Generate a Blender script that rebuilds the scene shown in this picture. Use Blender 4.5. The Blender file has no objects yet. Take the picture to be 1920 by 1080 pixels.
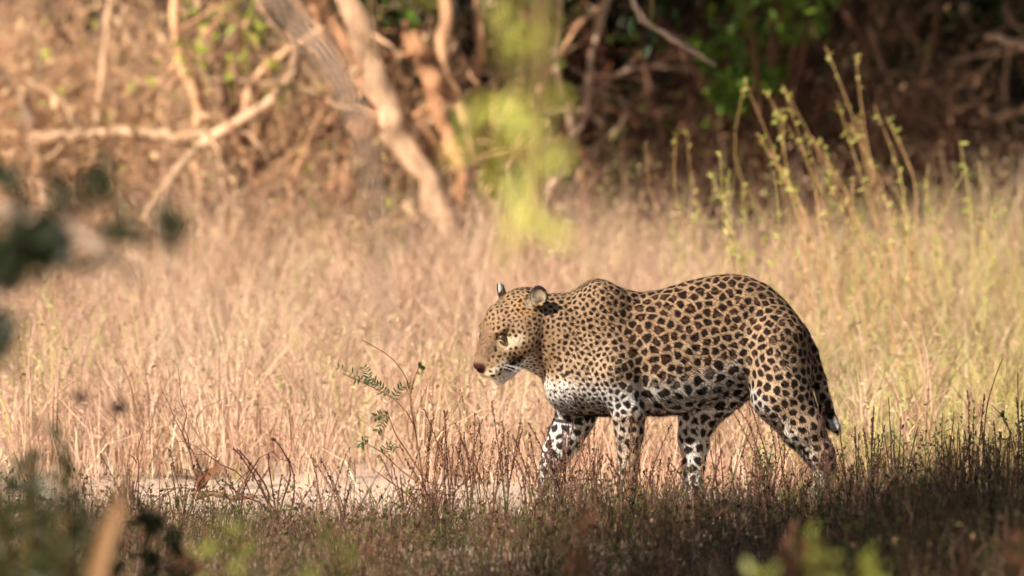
import bpy, math, random
import numpy as np
from mathutils import Vector, Matrix, kdtree

rng = np.random.default_rng(11)
random.seed(11)
SC = bpy.context.scene

# ---------------------------------------------------------------- camera
S = 0.0018                      # metres per photo pixel at the leopard (photo is 1920 x 1080)
FPX = 29.0 / S                  # focal length in photo pixels, leopard 29 m away
CAM_H = 2.2
CAM_Y = -math.sqrt(29.0 ** 2 - CAM_H ** 2)
PITCH = math.asin(CAM_H / 29.0) - math.atan((958 - 540) / FPX)
cd = bpy.data.cameras.new('camera'); cam = bpy.data.objects.new('camera', cd)
SC.collection.objects.link(cam); SC.camera = cam
cam.location = (0, CAM_Y, CAM_H)
cam.rotation_euler = (math.pi / 2 - PITCH, 0, 0)
cd.sensor_width = 36.0; cd.lens = 36.0 * FPX / 1920.0
cd.clip_start = 0.5; cd.clip_end = 3000
cd.dof.use_dof = True; cd.dof.focus_distance = 28.93; cd.dof.aperture_fstop = 3.0
cd.dof.aperture_blades = 0

# ---------------------------------------------------------------- sky, sun, exposure
SUN_EL, SUN_AZ = 38.0, 220.0    # azimuth clockwise from +Y (north): behind the camera, to its left
world = bpy.data.worlds.new('World'); SC.world = world; world.use_nodes = True
wn = world.node_tree; wn.nodes.clear()
sky = wn.nodes.new('ShaderNodeTexSky'); sky.sky_type = 'NISHITA'; sky.sun_disc = False
sky.sun_elevation = math.radians(SUN_EL); sky.sun_rotation = math.radians(SUN_AZ)
sky.air_density = 1.0; sky.dust_density = 2.0; sky.ozone_density = 1.0
bg = wn.nodes.new('ShaderNodeBackground'); bg.inputs[1].default_value = 0.05
wo = wn.nodes.new('ShaderNodeOutputWorld')
wn.links.new(sky.outputs[0], bg.inputs[0]); wn.links.new(bg.outputs[0], wo.inputs[0])
sl = bpy.data.lights.new('sun', 'SUN'); sl.energy = 4.9; sl.angle = math.radians(0.53); sl.color = (1.0, 0.895, 0.765)
sun = bpy.data.objects.new('sun', sl); SC.collection.objects.link(sun)
TO_SUN = Vector((math.sin(math.radians(SUN_AZ)) * math.cos(math.radians(SUN_EL)),
                 math.cos(math.radians(SUN_AZ)) * math.cos(math.radians(SUN_EL)),
                 math.sin(math.radians(SUN_EL))))
sun.rotation_euler = TO_SUN.to_track_quat('Z', 'Y').to_euler(); sun.location = (-8, -20, 20)
SC.view_settings.view_transform = 'Standard'; SC.view_settings.look = 'None'
SC.view_settings.exposure = 1.05; SC.view_settings.gamma = 1.0
SC.cycles.use_denoising = True
SC.cycles.max_bounces = 3; SC.cycles.diffuse_bounces = 2; SC.cycles.glossy_bounces = 1; SC.cycles.transmission_bounces = 2
SC.cycles.use_adaptive_sampling = True; SC.cycles.adaptive_threshold = 0.03; SC.cycles.adaptive_min_samples = 12
SC.cycles.transparent_max_bounces = 8

# ---------------------------------------------------------------- helpers
def px(x, y, Y):
    """photo pixel -> point on the vertical plane at world depth Y"""
    cp, sp = math.cos(PITCH), math.sin(PITCH)
    a = (x - 960) / FPX; b = (540 - y) / FPX
    d = Vector((a, cp + b * sp, -sp + b * cp))
    t = (Y - CAM_Y) / d.y
    return Vector((0, CAM_Y, CAM_H)) + d * t

def pxr(Y):                      # metres per photo pixel at depth Y
    return (Y - CAM_Y) / FPX

def s2l(r, g, b):
    f = lambda c: (c / 255 / 12.92) if c / 255 <= 0.04045 else ((c / 255 + 0.055) / 1.055) ** 2.4
    return np.array([f(r), f(g), f(b)])

def tagged(o, label=None, cat=None, group=None, kind=None):
    if label: o['label'] = label
    if cat: o['category'] = cat
    if group: o['group'] = group
    if kind: o['kind'] = kind
    return o

def empty(name, loc=(0, 0, 0)):
    o = bpy.data.objects.new(name, None); SC.collection.objects.link(o); o.location = loc
    o.empty_display_size = 0.1
    return o

def make_mesh(name, V, F, col=None, mat=None, smooth=False):
    """V (n,3) array, F list of (m,k) int arrays"""
    V = np.asarray(V, dtype=np.float32).reshape(-1, 3)
    me = bpy.data.meshes.new(name)
    loops = []; starts = []; tot = 0
    for A in F:
        A = np.asarray(A, dtype=np.int32)
        if A.size == 0: continue
        k = A.shape[1]
        starts.append(np.arange(A.shape[0], dtype=np.int32) * k + tot); tot += A.size
        loops.append(A.ravel())
    loops = np.concatenate(loops); starts = np.concatenate(starts)
    me.vertices.add(len(V)); me.vertices.foreach_set('co', V.ravel())
    me.loops.add(len(loops)); me.loops.foreach_set('vertex_index', loops)
    me.polygons.add(len(starts)); me.polygons.foreach_set('loop_start', starts)
    if smooth: me.polygons.foreach_set('use_smooth', np.ones(len(starts), dtype=bool))
    me.update(calc_edges=True)
    if col is not None:
        a = me.color_attributes.new('Col', 'FLOAT_COLOR', 'POINT')
        c = np.ones((len(V), 4), dtype=np.float32); c[:, :3] = col
        a.data.foreach_set('color', c.ravel())
    if mat: me.materials.append(mat)
    return me

def link(name, me, parent=None, loc=None):
    o = bpy.data.objects.new(name, me); SC.collection.objects.link(o)
    if parent: o.parent = parent
    if loc is not None: o.location = loc
    return o

class MB:
    """collects tubes, leaves and blades (with colours) into one mesh"""
    def __init__(s): s.V = []; s.C = []; s.Q = []; s.T = []; s.n = 0
    def add(s, V, C, Q=None, T=None):
        V = np.asarray(V, float).reshape(-1, 3)
        C = np.broadcast_to(np.asarray(C, float), (len(V), 3))
        if Q is not None and len(Q): s.Q.append(np.asarray(Q, int) + s.n)
        if T is not None and len(T): s.T.append(np.asarray(T, int) + s.n)
        s.V.append(V); s.C.append(C); s.n += len(V)
    def tube(s, pts, rad, col, sides=6, rough=0.0):
        P = np.asarray([tuple(p) for p in pts], float); n = len(P)
        R = np.broadcast_to(np.asarray(rad, float), (n,)) if np.ndim(rad) == 0 else np.asarray(rad, float)
        T = np.gradient(P, axis=0); T /= np.linalg.norm(T, axis=1)[:, None] + 1e-12
        ref = np.array([0.31, 0.77, 0.55]) if abs(T[:, 2]).mean() > 0.5 else np.array([0.1, 0.2, 0.97])
        U = np.cross(T, ref); U /= np.linalg.norm(U, axis=1)[:, None] + 1e-12
        W = np.cross(T, U)
        a = np.arange(sides) / sides * 2 * np.pi
        rr = R[:, None] * (1 + rough * rng.normal(0, 1, (n, sides)))
        V = P[:, None, :] + rr[..., None] * (np.cos(a)[None, :, None] * U[:, None, :] + np.sin(a)[None, :, None] * W[:, None, :])
        V = V.reshape(-1, 3)
        i = np.arange(n - 1)[:, None] * sides; j = np.arange(sides)[None, :]; j2 = (j + 1) % sides
        Q = np.stack([i + j, i + j2, i + sides + j2, i + sides + j], -1).reshape(-1, 4)
        c = np.asarray(col, float)
        C = np.repeat(c, sides, axis=0) if c.ndim == 2 else c
        s.add(V, C, Q)
        s.add(P[[-1]] + T[[-1]] * R[-1], c[-1] if c.ndim == 2 else c)
        top = s.n - 1; base = s.n - 1 - sides
        s.T.append(np.array([[base + k, base + (k + 1) % sides, top] for k in range(sides)]))
    def leaves(s, P, D, N, L, W, C, fold=0.18, curl=0.12):
        """batch of pointed oval leaves: base P, direction D, face normal N (n,3), length L, width W (n,), colour C (n,3)"""
        P = np.asarray(P, float); n = len(P)
        if n == 0: return
        D = D / (np.linalg.norm(D, axis=1)[:, None] + 1e-9)
        B = np.cross(D, N); B /= np.linalg.norm(B, axis=1)[:, None] + 1e-9
        N = np.cross(B, D)
        L = np.broadcast_to(L, (n,))[:, None]; W = np.broadcast_to(W, (n,))[:, None]
        sh = [(0, 0, 0), (.30, .40, fold), (.30, -.40, fold), (.35, 0, 0), (.68, .34, fold * .6 - curl * .4), (.68, -.34, fold * .6 - curl * .4), (.7, 0, -curl * .4), (1, 0, -curl)]
        V = np.stack([P + D * L * a + B * W * b + N * W * c for a, b, c in sh], 1)
        Q = np.array([[3, 1, 4, 6], [2, 3, 6, 5]]); T = np.array([[0, 1, 3], [0, 3, 2], [6, 4, 7], [5, 6, 7]])
        o = (np.arange(n) * 8)[:, None, None]
        s.add(V.reshape(-1, 3), np.repeat(np.broadcast_to(C, (n, 3)), 8, axis=0), (Q[None] + o).reshape(-1, 4), (T[None] + o).reshape(-1, 3))
    def blades(s, P, H, lean, az, W, C0, C1, seg=3, bend=1.0):
        """batch of bent tapering grass blades"""
        n = len(P); P = np.asarray(P, float)
        dirx = np.cos(az); diry = np.sin(az)
        fa = rng.uniform(0, np.pi * 2, n); wx = np.cos(fa); wy = np.sin(fa)
        rows = []; cols = []
        for k in range(seg + 1):
            t = k / seg
            off = H * lean * (t ** (1.0 + bend))
            zz = H * t * (1 - 0.22 * np.clip(lean, 0, 1.4) * t)
            c = P + np.stack([dirx * off, diry * off, zz], 1)
            w = (W * (1 - 0.85 * t) * 0.5)
            e = np.stack([wx * w, wy * w, np.zeros(n)], 1)
            rows += [c - e, c + e]
            cc = C0 * (1 - t) + C1 * t
            cols += [cc, cc]
        V = np.stack(rows, 1).reshape(-1, 3); C = np.stack(cols, 1).reshape(-1, 3)
        m = 2 * (seg + 1)
        q = np.array([[2 * k, 2 * k + 1, 2 * k + 3, 2 * k + 2] for k in range(seg)])
        s.add(V, C, (q[None] + (np.arange(n) * m)[:, None, None]).reshape(-1, 4))
    def mesh(s, name, mat, smooth=False):
        F = []
        if s.Q: F.append(np.concatenate(s.Q))
        if s.T: F.append(np.concatenate(s.T))
        return make_mesh(name, np.concatenate(s.V), F, np.concatenate(s.C), mat, smooth)
    def build(s, name, mat, parent=None, smooth=False):
        return link(name, s.mesh(name, mat, smooth), parent)

def material(name, rough=0.8, transl=0.0, vary=0.25, nscale=30.0, bump=0.0, spec=0.25, sheen=0.0, simple=False, stretch=(1, 1, 1)):
    """vertex-coloured surface with procedural mottling, optional see-through light for leaves"""
    m = bpy.data.materials.new(name); m.use_nodes = True
    nt = m.node_tree; nt.nodes.clear(); N = nt.nodes.new; Lk = nt.links.new
    out = N('ShaderNodeOutputMaterial'); b = N('ShaderNodeBsdfDiffuse' if simple else 'ShaderNodeBsdfPrincipled')
    at = N('ShaderNodeAttribute'); at.attribute_name = 'Col'
    tc = N('ShaderNodeTexCoord'); mp = N('ShaderNodeMapping'); mp.inputs['Scale'].default_value = stretch
    Lk(tc.outputs['Object'], mp.inputs[0])
    no = N('ShaderNodeTexNoise'); no.inputs['Scale'].default_value = nscale; no.inputs['Detail'].default_value = 4
    Lk(mp.outputs[0], no.inputs['Vector'])
    mr = N('ShaderNodeMapRange'); mr.inputs[3].default_value = 1 - vary; mr.inputs[4].default_value = 1 + vary
    mr.inputs[1].default_value = 0.25; mr.inputs[2].default_value = 0.75
    Lk(no.outputs[0], mr.inputs[0])
    mx = N('ShaderNodeVectorMath'); mx.operation = 'SCALE'
    Lk(at.outputs['Color'], mx.inputs[0]); Lk(mr.outputs[0], mx.inputs['Scale'])
    Lk(mx.outputs[0], b.inputs[0])
    b.inputs['Roughness'].default_value = rough
    if not simple: b.inputs['Specular IOR Level'].default_value = spec
    if sheen: b.inputs['Sheen Weight'].default_value = sheen; b.inputs['Sheen Roughness'].default_value = 0.5
    if bump:
        bp = N('ShaderNodeBump'); bp.inputs['Strength'].default_value = bump; bp.inputs['Distance'].default_value = 0.01
        Lk(no.outputs[0], bp.inputs['Height']); Lk(bp.outputs[0], b.inputs['Normal'])
    if transl:
        tr = N('ShaderNodeBsdfTranslucent'); Lk(mx.outputs[0], tr.inputs[0])
        ms = N('ShaderNodeMixShader'); ms.inputs[0].default_value = transl
        Lk(b.outputs[0], ms.inputs[1]); Lk(tr.outputs[0], ms.inputs[2]); Lk(ms.outputs[0], out.inputs[0])
    else:
        Lk(b.outputs[0], out.inputs[0])
    return m
def sst(a, b, x): t = np.clip((x - a) / (b - a), 0, 1); return t * t * (3 - 2 * t)
# ================================================================ materials
bark_m = material('bark', rough=0.9, vary=0.6, nscale=16, bump=0.9, spec=0.15, stretch=(1, 1, 0.35))
twig_m = material('dry_twig', rough=0.3, vary=0.25, nscale=40, simple=True)
leaf_m = material('green_leaf', rough=0.5, transl=0.35, vary=0.2, nscale=14, spec=0.4)
grass_m = material('dry_grass', rough=0.2, transl=0.35, vary=0.22, nscale=3.0, simple=True)
cover_m = material('ground_cover', rough=0.2, transl=0.15, vary=0.25, nscale=9.0, simple=True)

def wob1(x, y, sc, seed):
    r = np.random.default_rng(seed); o = 0
    for _ in range(8):
        a = r.uniform(0, 6.28); k = r.uniform(0.5, 1.8) / sc * 6.283
        o = o + np.sin((x * math.cos(a) + y * math.sin(a)) * k + r.uniform(0, 6.28))
    return o / 2.8

# ================================================================ ground
def build_ground():
    gx = np.concatenate([[-400, -120, -50, -25], np.arange(-14, 14.01, 0.35), [25, 50, 120, 400]])
    gy = np.concatenate([[-400, -120, -60], np.arange(-32, 40.01, 0.35), [60, 120, 400]])
    X_, Y_ = np.meshgrid(gx, gy, indexing='ij')
    Z_ = 0.012 * wob1(X_, Y_, 1.1, 3) + 0.02 * wob1(X_, Y_, 4.0, 4) - 0.02
    Z_ = np.where((np.abs(X_) < 3) & (np.abs(Y_) < 0.5), np.minimum(Z_, 0.004), Z_)
    n, m = X_.shape
    i = np.arange(n - 1)[:, None] * m + np.arange(m - 1)[None]
    Q = np.stack([i, i + m, i + m + 1, i + 1], -1).reshape(-1, 4)
    mat = bpy.data.materials.new('dry_soil'); mat.use_nodes = True
    nt = mat.node_tree; b = nt.nodes['Principled BSDF']; N = nt.nodes.new; L = nt.links.new
    tc = N('ShaderNodeTexCoord')
    n1 = N('ShaderNodeTexNoise'); n1.inputs['Scale'].default_value = 2.2; n1.inputs['Detail'].default_value = 8
    n2 = N('ShaderNodeTexNoise'); n2.inputs['Scale'].default_value = 45; n2.inputs['Detail'].default_value = 6
    L(tc.outputs['Object'], n1.inputs['Vector']); L(tc.outputs['Object'], n2.inputs['Vector'])
    r1 = N('ShaderNodeValToRGB')
    r1.color_ramp.elements[0].position = 0.33; r1.color_ramp.elements[0].color = (0.46, 0.33, 0.24, 1)
    r1.color_ramp.elements[1].position = 0.62; r1.color_ramp.elements[1].color = (0.64, 0.475, 0.35, 1)
    L(n1.outputs[0], r1.inputs[0])
    mx = N('ShaderNodeMix'); mx.data_type = 'RGBA'; mx.blend_type = 'MULTIPLY'; mx.inputs[0].default_value = 0.4
    r2 = N('ShaderNodeValToRGB'); r2.color_ramp.elements[0].position = 0.35; r2.color_ramp.elements[0].color = (0.45, 0.4, 0.36, 1)
    r2.color_ramp.elements[1].position = 0.6
    L(n2.outputs[0], r2.inputs[0]); L(r1.outputs[0], mx.inputs[6]); L(r2.outputs[0], mx.inputs[7])
    L(mx.outputs[2], b.inputs['Base Color']); b.inputs['Roughness'].default_value = 0.95
    bp = N('ShaderNodeBump'); bp.inputs['Strength'].default_value = 0.6; bp.inputs['Distance'].default_value = 0.02
    L(n2.outputs[0], bp.inputs['Height']); L(bp.outputs[0], b.inputs['Normal'])
    o = link('ground', make_mesh('ground', np.stack([X_, Y_, Z_], -1).reshape(-1, 3), [Q], None, mat, True))
    tagged(o, 'dry sandy soil under the grass', 'ground', kind='structure')
build_ground()

# ================================================================ plant generators
def rnd_dir(spread=1.0):
    v = rng.normal(0, 1, 3); return v / np.linalg.norm(v)

def grow(mb, p, d, length, r, depth, col, tips, kids=3, wig=0.18, up=0.1, shrink=0.66, sides=5, spread=0.75, colv=0.15):
    n = max(4, int(4 + length * 3)); pts = [np.array(p, float)]; d = np.array(d, float); d /= np.linalg.norm(d)
    ds = [d]
    for k in range(n):
        d = d + rng.normal(0, wig, 3) + np.array([0, 0, up / n]); d /= np.linalg.norm(d)
        pts.append(pts[-1] + d * length / n); ds.append(d)
        if pts[-1][2] < 0.02: pts[-1][2] = 0.02; d[2] = abs(d[2])
    rad = np.linspace(r, r * (0.55 if depth else 0.3), n + 1)
    c = np.asarray(col) * (1 + rng.normal(0, colv))
    mb.tube(pts, rad, np.clip(c, 0.005, 0.9), sides if depth > 0 else max(3, sides - 2), 0.06 if depth > 1 else 0)
    if depth == 0:
        tips.append((pts[-1], ds[-1])); tips.append((pts[n // 2], ds[n // 2])); return
    for k in range(kids + (rng.random() < 0.4)):
        i = int(n * rng.uniform(0.35, 1.0)) if k else n
        q = ds[i] + rng.normal(0, spread, 3) * 0.75; q /= np.linalg.norm(q)
        grow(mb, pts[i], q, length * shrink * rng.uniform(0.7, 1.25), rad[min(i, n)] * 0.72, depth - 1, col, tips, kids, wig, up, shrink, sides, spread, colv)

def leaf_cloud(mb, C, R, n, size, cols, droop=0.3, shell=0.45):
    """leaves spread through lumpy ellipsoids: C (k,3) lump centres, R (k,3) radii"""
    C = np.asarray(C, float); R = np.asarray(R, float)
    k = rng.integers(0, len(C), n)
    v = rng.normal(0, 1, (n, 3)); v /= np.linalg.norm(v, axis=1)[:, None]
    P = C[k] + v * R[k] * (rng.uniform(0, 1, n) ** shell)[:, None]
    P[:, 2] = np.maximum(P[:, 2], 0.03)
    D = v * 0.6 + rng.normal(0, 0.6, (n, 3)); D[:, 2] -= droop
    N = rng.normal(0, 0.6, (n, 3)); N[:, 2] += 0.8
    cols = np.asarray(cols); cc = cols[rng.integers(0, len(cols), n)] * rng.uniform(0.65, 1.3, (n, 1))
    s = size * rng.uniform(0.6, 1.35, n)
    mb.leaves(P, D, N, s, s * rng.uniform(0.35, 0.6, n), cc)

def copy_tree(o, parent=None):
    c = o.copy(); SC.collection.objects.link(c); c.parent = parent
    for ch in list(o.children): copy_tree(ch, c)
    return c

def smooth_path(pts, n=14):
    P = np.asarray([tuple(p) for p in pts], float)
    if len(P) < 3: return np.stack([P[0] + (P[-1] - P[0]) * t for t in np.linspace(0, 1, n)])
    t = np.arange(len(P)); u = np.linspace(0, len(P) - 1, n); out = []
    for v in u:
        i = int(min(v, len(P) - 2)); f = v - i
        p0 = P[max(i - 1, 0)]; p1 = P[i]; p2 = P[i + 1]; p3 = P[min(i + 2, len(P) - 1)]
        out.append(0.5 * ((2 * p1) + (-p0 + p2) * f + (2 * p0 - 5 * p1 + 4 * p2 - p3) * f * f + (-p0 + 3 * p1 - 3 * p2 + p3) * f ** 3))
    return np.array(out)

def limb(pxs, Y, w0, w1, col, name='branch', parent=None, sides=8, mat=None, dy=0.0, n=16, rough=0.10, twigs=0):
    """a branch traced along photo pixels at depth Y; widths in photo pixels"""
    pts = [px(x, y, Y + dy * i / max(1, len(pxs) - 1)) for i, (x, y) in enumerate(pxs)]
    P = smooth_path(pts, n); s = pxr(Y) / 2
    mb = MB(); c = np.asarray(col)[None] * (1 + rng.normal(0, 0.10, (n, 1)))
    W = np.linspace(w0, w1, n) * s * (1 + rng.normal(0, .10, n))
    P = P + rng.normal(0, .35, P.shape) * W[:, None] * np.linspace(.2, 1, n)[:, None]
    mb.tube(P, W, np.clip(c, 0.004, 0.9), sides, rough)
    for _ in range(twigs):
        i = int(rng.integers(2, n - 1)); d = rng.normal(0, 1, 3) * [1, .5, 1]; tp = []
        grow(mb, P[i], d, rng.uniform(.15, .5), min(W[i] * .45, .011), 1, np.asarray(col) * .95, tp, 2, .25, .1, .7, 4)
    return mb.build(name, mat or bark_m, parent, True), P

GREY = s2l(150, 128, 108); PALEB = s2l(190, 156, 126); TANB = s2l(188, 146, 112); BROWN = s2l(104, 74, 56); DARKB = s2l(66, 46, 38); ORB = s2l(178, 132, 98)
LG = [s2l(110, 130, 40), s2l(128, 148, 48), s2l(92, 116, 36)]
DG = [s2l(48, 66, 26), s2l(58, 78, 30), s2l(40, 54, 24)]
YG = [s2l(168, 174, 70), s2l(182, 186, 88), s2l(150, 160, 58)]
DRYL = [s2l(200, 162, 122), s2l(182, 140, 106), s2l(210, 176, 134)]

# ---- trees standing over the foreground; their crowns are above the frame and shade the near weeds
def tree(name, base, h, trunk_r, crowns, nleaf, leafsize, cols, label, lean=(0, 0), bark=GREY, group=None):
    t = tagged(empty(name, base), label, 'tree', group)
    b = np.array(base, float); top = np.array([lean[0], lean[1], h])
    mb = MB(); P = smooth_path([(0, 0, -0.1), top * 0.35 + rng.normal(0, .08, 3) * [1, 1, 0], top * 0.7 + rng.normal(0, .1, 3) * [1, 1, 0], top], 14)
    mb.tube(P, np.linspace(trunk_r * 1.25, trunk_r * 0.5, 14), bark, 10, 0.05)
    mb.build('trunk', bark_m, t, True)
    for C in crowns:
        c = np.array(C[:3]) - b; st = P[int(rng.integers(7, 13))]
        m2 = MB(); mid = (st + c) / 2 + np.array([0, 0, 0.25])
        m2.tube(smooth_path([st, mid, c], 9), np.linspace(trunk_r * 0.42, trunk_r * 0.12, 9), bark, 6, 0.05)
        m2.build('limb', bark_m, t, True)
    mc = MB()
    leaf_cloud(mc, [np.array(C[:3]) - b for C in crowns], [C[3:6] for C in crowns], nleaf, leafsize, cols)
    mc.build('crown', leaf_m, t)
    return t

def lumps(x0, x1, y0, y1, z0, z1, n, r):
    return [(rng.uniform(x0, x1), rng.uniform(y0, y1), rng.uniform(z0, z1), r * rng.uniform(.8, 1.3), r * rng.uniform(.8, 1.3), r * rng.uniform(.45, .7)) for _ in range(n)]

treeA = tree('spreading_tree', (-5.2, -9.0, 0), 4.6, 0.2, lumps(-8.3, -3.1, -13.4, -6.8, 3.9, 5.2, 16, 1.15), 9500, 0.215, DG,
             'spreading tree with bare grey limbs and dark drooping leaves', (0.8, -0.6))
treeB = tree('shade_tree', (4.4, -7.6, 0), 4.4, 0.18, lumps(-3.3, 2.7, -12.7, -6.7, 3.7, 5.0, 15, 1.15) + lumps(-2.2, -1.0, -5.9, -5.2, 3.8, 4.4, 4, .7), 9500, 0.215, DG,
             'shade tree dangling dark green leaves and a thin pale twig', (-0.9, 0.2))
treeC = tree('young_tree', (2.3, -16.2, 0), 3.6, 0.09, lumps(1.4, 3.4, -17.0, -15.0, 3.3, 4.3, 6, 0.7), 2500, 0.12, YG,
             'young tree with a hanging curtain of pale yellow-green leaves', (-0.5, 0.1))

def hang(o, parent):       # keep world place, make it a part of its tree
    o.parent = parent; o.matrix_parent_inverse = Matrix.Translation(parent.location).inverted()
    return o

# grey dead limb slanting down, heavily out of focus
o, P = limb([(380, -330), (450, -130), (530, 10), (610, 100), (668, 210), (700, 330), (712, 470), (722, 610)], -14.5, 54, 5, s2l(128, 112, 98), 'grey_limb', None, n=24); hang(o, treeA)
o, P = limb([(-420, 250), (-160, 350), (0, 398), (110, 420), (190, 468), (250, 525)], -12.4, 46, 24, s2l(150, 130, 112), 'grey_limb', None, n=18); hang(o, treeA)
mb = MB()
cl = [(40, 455, 60, 34, 26), (120, 480, 60, 30, 20), (10, 500, 50, 30, 30), (185, 345, 26, 32, 9), (120, 370, 36, 22, 8), (235, 440, 40, 26, 10), (315, 430, 22, 34, 7), (-10, 640, 26, 60, 22), (70, 440, 50, 30, 24), (30, 480, 60, 26, 24), (8, 330, 22, 26, 6)]
for cx, cy, rx, ry, n in cl:
    Pp = np.array([tuple(px(cx + rng.normal(0, .55) * rx, cy + rng.normal(0, .55) * ry, -12.4 + rng.normal(0, .12))) for _ in range(n * 3)])
    D = rng.normal(0, 1, Pp.shape); N = rng.normal(0, 1, Pp.shape)
    mb.leaves(Pp, D, N, rng.uniform(.035, .06, len(Pp)), rng.uniform(.018, .03, len(Pp)), np.array(DG)[rng.integers(0, 3, len(Pp))] * 0.4)  # leaf green scaled down, so the shade on these leaves is in their colour
for a, b in (((120, 425), (185, 345)), ((190, 468), (235, 440)), ((235, 440), (315, 430)), ((60, 405), (40, 470)), ((20, 400), (8, 330)), ((-40, 400), (-10, 640)), ((130, 430), (120, 480))):
    mb.tube(smooth_path([px(*a, -12.4), px((a[0] + b[0]) / 2 + 8, (a[1] + b[1]) / 2 - 8, -12.4), px(*b, -12.4)], 6), np.linspace(.006, .002, 6), BROWN, 4)
tagged(hang(mb.build('leaf_spray', leaf_m), treeA), kind='stuff')

# pale green curtain of leaves, top centre
def curtain(pts, Y, parent, cols, lsz, n_per, jit=(18, 22), name='leaf_spray'):
    mb = MB(); P = smooth_path([px(x, y, Y) for x, y in pts], 18)
    mb.tube(P, np.linspace(.006, .002, 18), s2l(170, 150, 100), 5)
    k = rng.integers(0, 18, n_per); base = P[k]
    q = pxr(Y)
    L0 = base + np.stack([rng.normal(0, jit[0] * q, n_per), rng.normal(0, .05, n_per), rng.normal(0, jit[1] * q, n_per)], 1)
    D = np.stack([rng.normal(0, .5, n_per), rng.normal(0, .4, n_per), rng.normal(-0.7, .4, n_per)], 1)
    N = np.stack([rng.normal(-.3, .4, n_per), rng.normal(-0.8, .3, n_per), rng.normal(.5, .3, n_per)], 1)
    mb.leaves(L0, D, N, lsz * rng.uniform(.7, 1.3, n_per), lsz * .45 * rng.uniform(.7, 1.3, n_per), np.array(cols)[rng.integers(0, len(cols), n_per)])
    return tagged(hang(mb.build(name, leaf_m), parent), kind='stuff')
YGB = [s2l(176, 182, 70), s2l(192, 192, 92), s2l(160, 172, 60)]
curtain([(1010, -700), (960, -400), (925, -120), (930, 10), (955, 100), (945, 220), (950, 265)], -15.6, treeC, YGB, .044, 30, (40, 18))
curtain([(1180, -620), (1080, -300), (1010, -60), (1000, 120), (992, 240), (985, 330), (960, 410), (940, 440)], -15.8, treeC, YGB, .038, 10, (22, 16))
curtain([(1300, -640), (1120, -320), (1035, -80), (1030, 80), (1020, 250), (1012, 360), (1008, 448)], -15.4, treeC, YGB + LG, .038, 8, (24, 16))
mb = MB()
for cx, cy, n, sp_ in ((1006, 442, 12, 12), (955, 385, 10, 18), (1010, 300, 10, 16), (930, 210, 12, 16)):
    Pp = np.array([tuple(px(cx + rng.normal(0, sp_), cy + rng.normal(0, sp_), -15.6 + rng.normal(0, .05))) for _ in range(n // 3)])
    n = len(Pp); mb.leaves(Pp, rng.normal(0, 1, (n, 3)), np.array([[-.3, -.9, .5]]) + rng.normal(0, .3, (n, 3)), .05, .03, np.array(YGB)[rng.integers(0, 3, n)])
tagged(hang(mb.build('leaf_spray', leaf_m), treeC), kind='stuff')
# tree B: a few dark leaves and a pale twig hanging in
curtain([(1320, -560), (1260, -250), (1225, -60), (1222, 20), (1215, 50)], -5.5, treeB, DG, .05, 26, (22, 18))
curtain([(560, -560), (650, -240), (690, -40), (698, 90), (690, 130)], -6.5, treeB, DG, .03, 12, (10, 14))
o, P = limb([(1080, -600), (1150, -200), (1190, 10), (1245, 62), (1290, 92), (1340, 122)], -5.5, 12, 5, s2l(190, 168, 150), 'thin_twig'); hang(o, treeB)

# ---- thicket: named limbs and trunks traced from the photograph
def stick(label, pxs, Y, w0, w1, col, cat='branch', name='dead_branch', dy=0.0, group=None, sides=8):
    o, P = limb(pxs, Y, w0, w1, col, name, sides=sides, dy=dy, twigs=5)
    return tagged(o, label, cat, group)
stick('pale fallen log lying level among the dead shrubs', [(60, 262), (150, 252), (260, 250), (330, 256), (400, 250)], 12.0, 26, 20, PALEB * .9, 'log', 'fallen_log')
stick('long pale bough rising from the grass and curling at its top', [(270, 420), (310, 350), (372, 275), (440, 235), (505, 190), (548, 140), (556, 90), (548, 60)], 11.8, 24, 14, PALEB * .9)
stick('thin pale bough bending up beside the curled one', [(440, 300), (458, 220), (470, 160), (510, 115), (560, 82), (600, 60)], 11.9, 20, 12, TANB)
stick('crooked upright tan stem crossing the fallen log', [(380, 400), (372, 330), (366, 260), (372, 200), (345, 130), (330, 40), (335, -60)], 12.0, 26, 18, TANB)
stick('dark slender stem against the pale scrub', [(445, 420), (438, 300), (433, 205), (415, 120), (402, 40), (408, -70)], 12.9, 18, 15, DARKB)
stick('brown bough slanting low over the grass', [(370, 400), (440, 350), (500, 300), (570, 258), (640, 232), (700, 150), (760, 40)], 12.2, 14, 18, BROWN)
stick('slim pale branch standing behind the fallen log', [(170, 330), (200, 60), (210, -60)], 12.8, 14, 10, PALEB)
stick('grey leaning pole rising from the pale dead shrubs', [(90, 400), (70, 300), (50, 210), (10, 150), (-60, 90)], 12.3, 30, 22, GREY)
stick('thick sunlit log leaning down into the grass', [(620, -70), (672, 50), (712, 160), (745, 250), (788, 335), (840, 430)], 11.9, 58, 42, PALEB, 'log', 'leaning_log')
stick('smooth tan root running beside the leaning log', [(770, 60), (800, 130), (822, 200), (850, 280), (870, 380)], 12.0, 38, 30, ORB)
stick('tan stem standing between the roots', [(885, 380), (878, 300), (866, 220), (840, 150), (830, 40), (840, -60)], 12.1, 30, 24, TANB)
stick('orange trunk rising behind the dark hollow', [(640, 400), (660, 300), (690, 200), (660, 110), (600, 20), (580, -70)], 12.6, 64, 50, ORB, 'trunk', 'tree_trunk')
stick('narrow root curving to the ground', [(940, 390), (925, 320), (905, 250), (890, 180), (900, 60), (890, -60)], 12.3, 22, 16, TANB)
stick('brown limb crossing high behind the roots', [(560, 40), (680, 130), (760, 90), (880, 60), (980, 10)], 14.4, 20, 14, BROWN)
t = tagged(empty('forked_tree', px(1015, 430, 12.6)), 'slender pale tree with a white forked trunk', 'tree')
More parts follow.
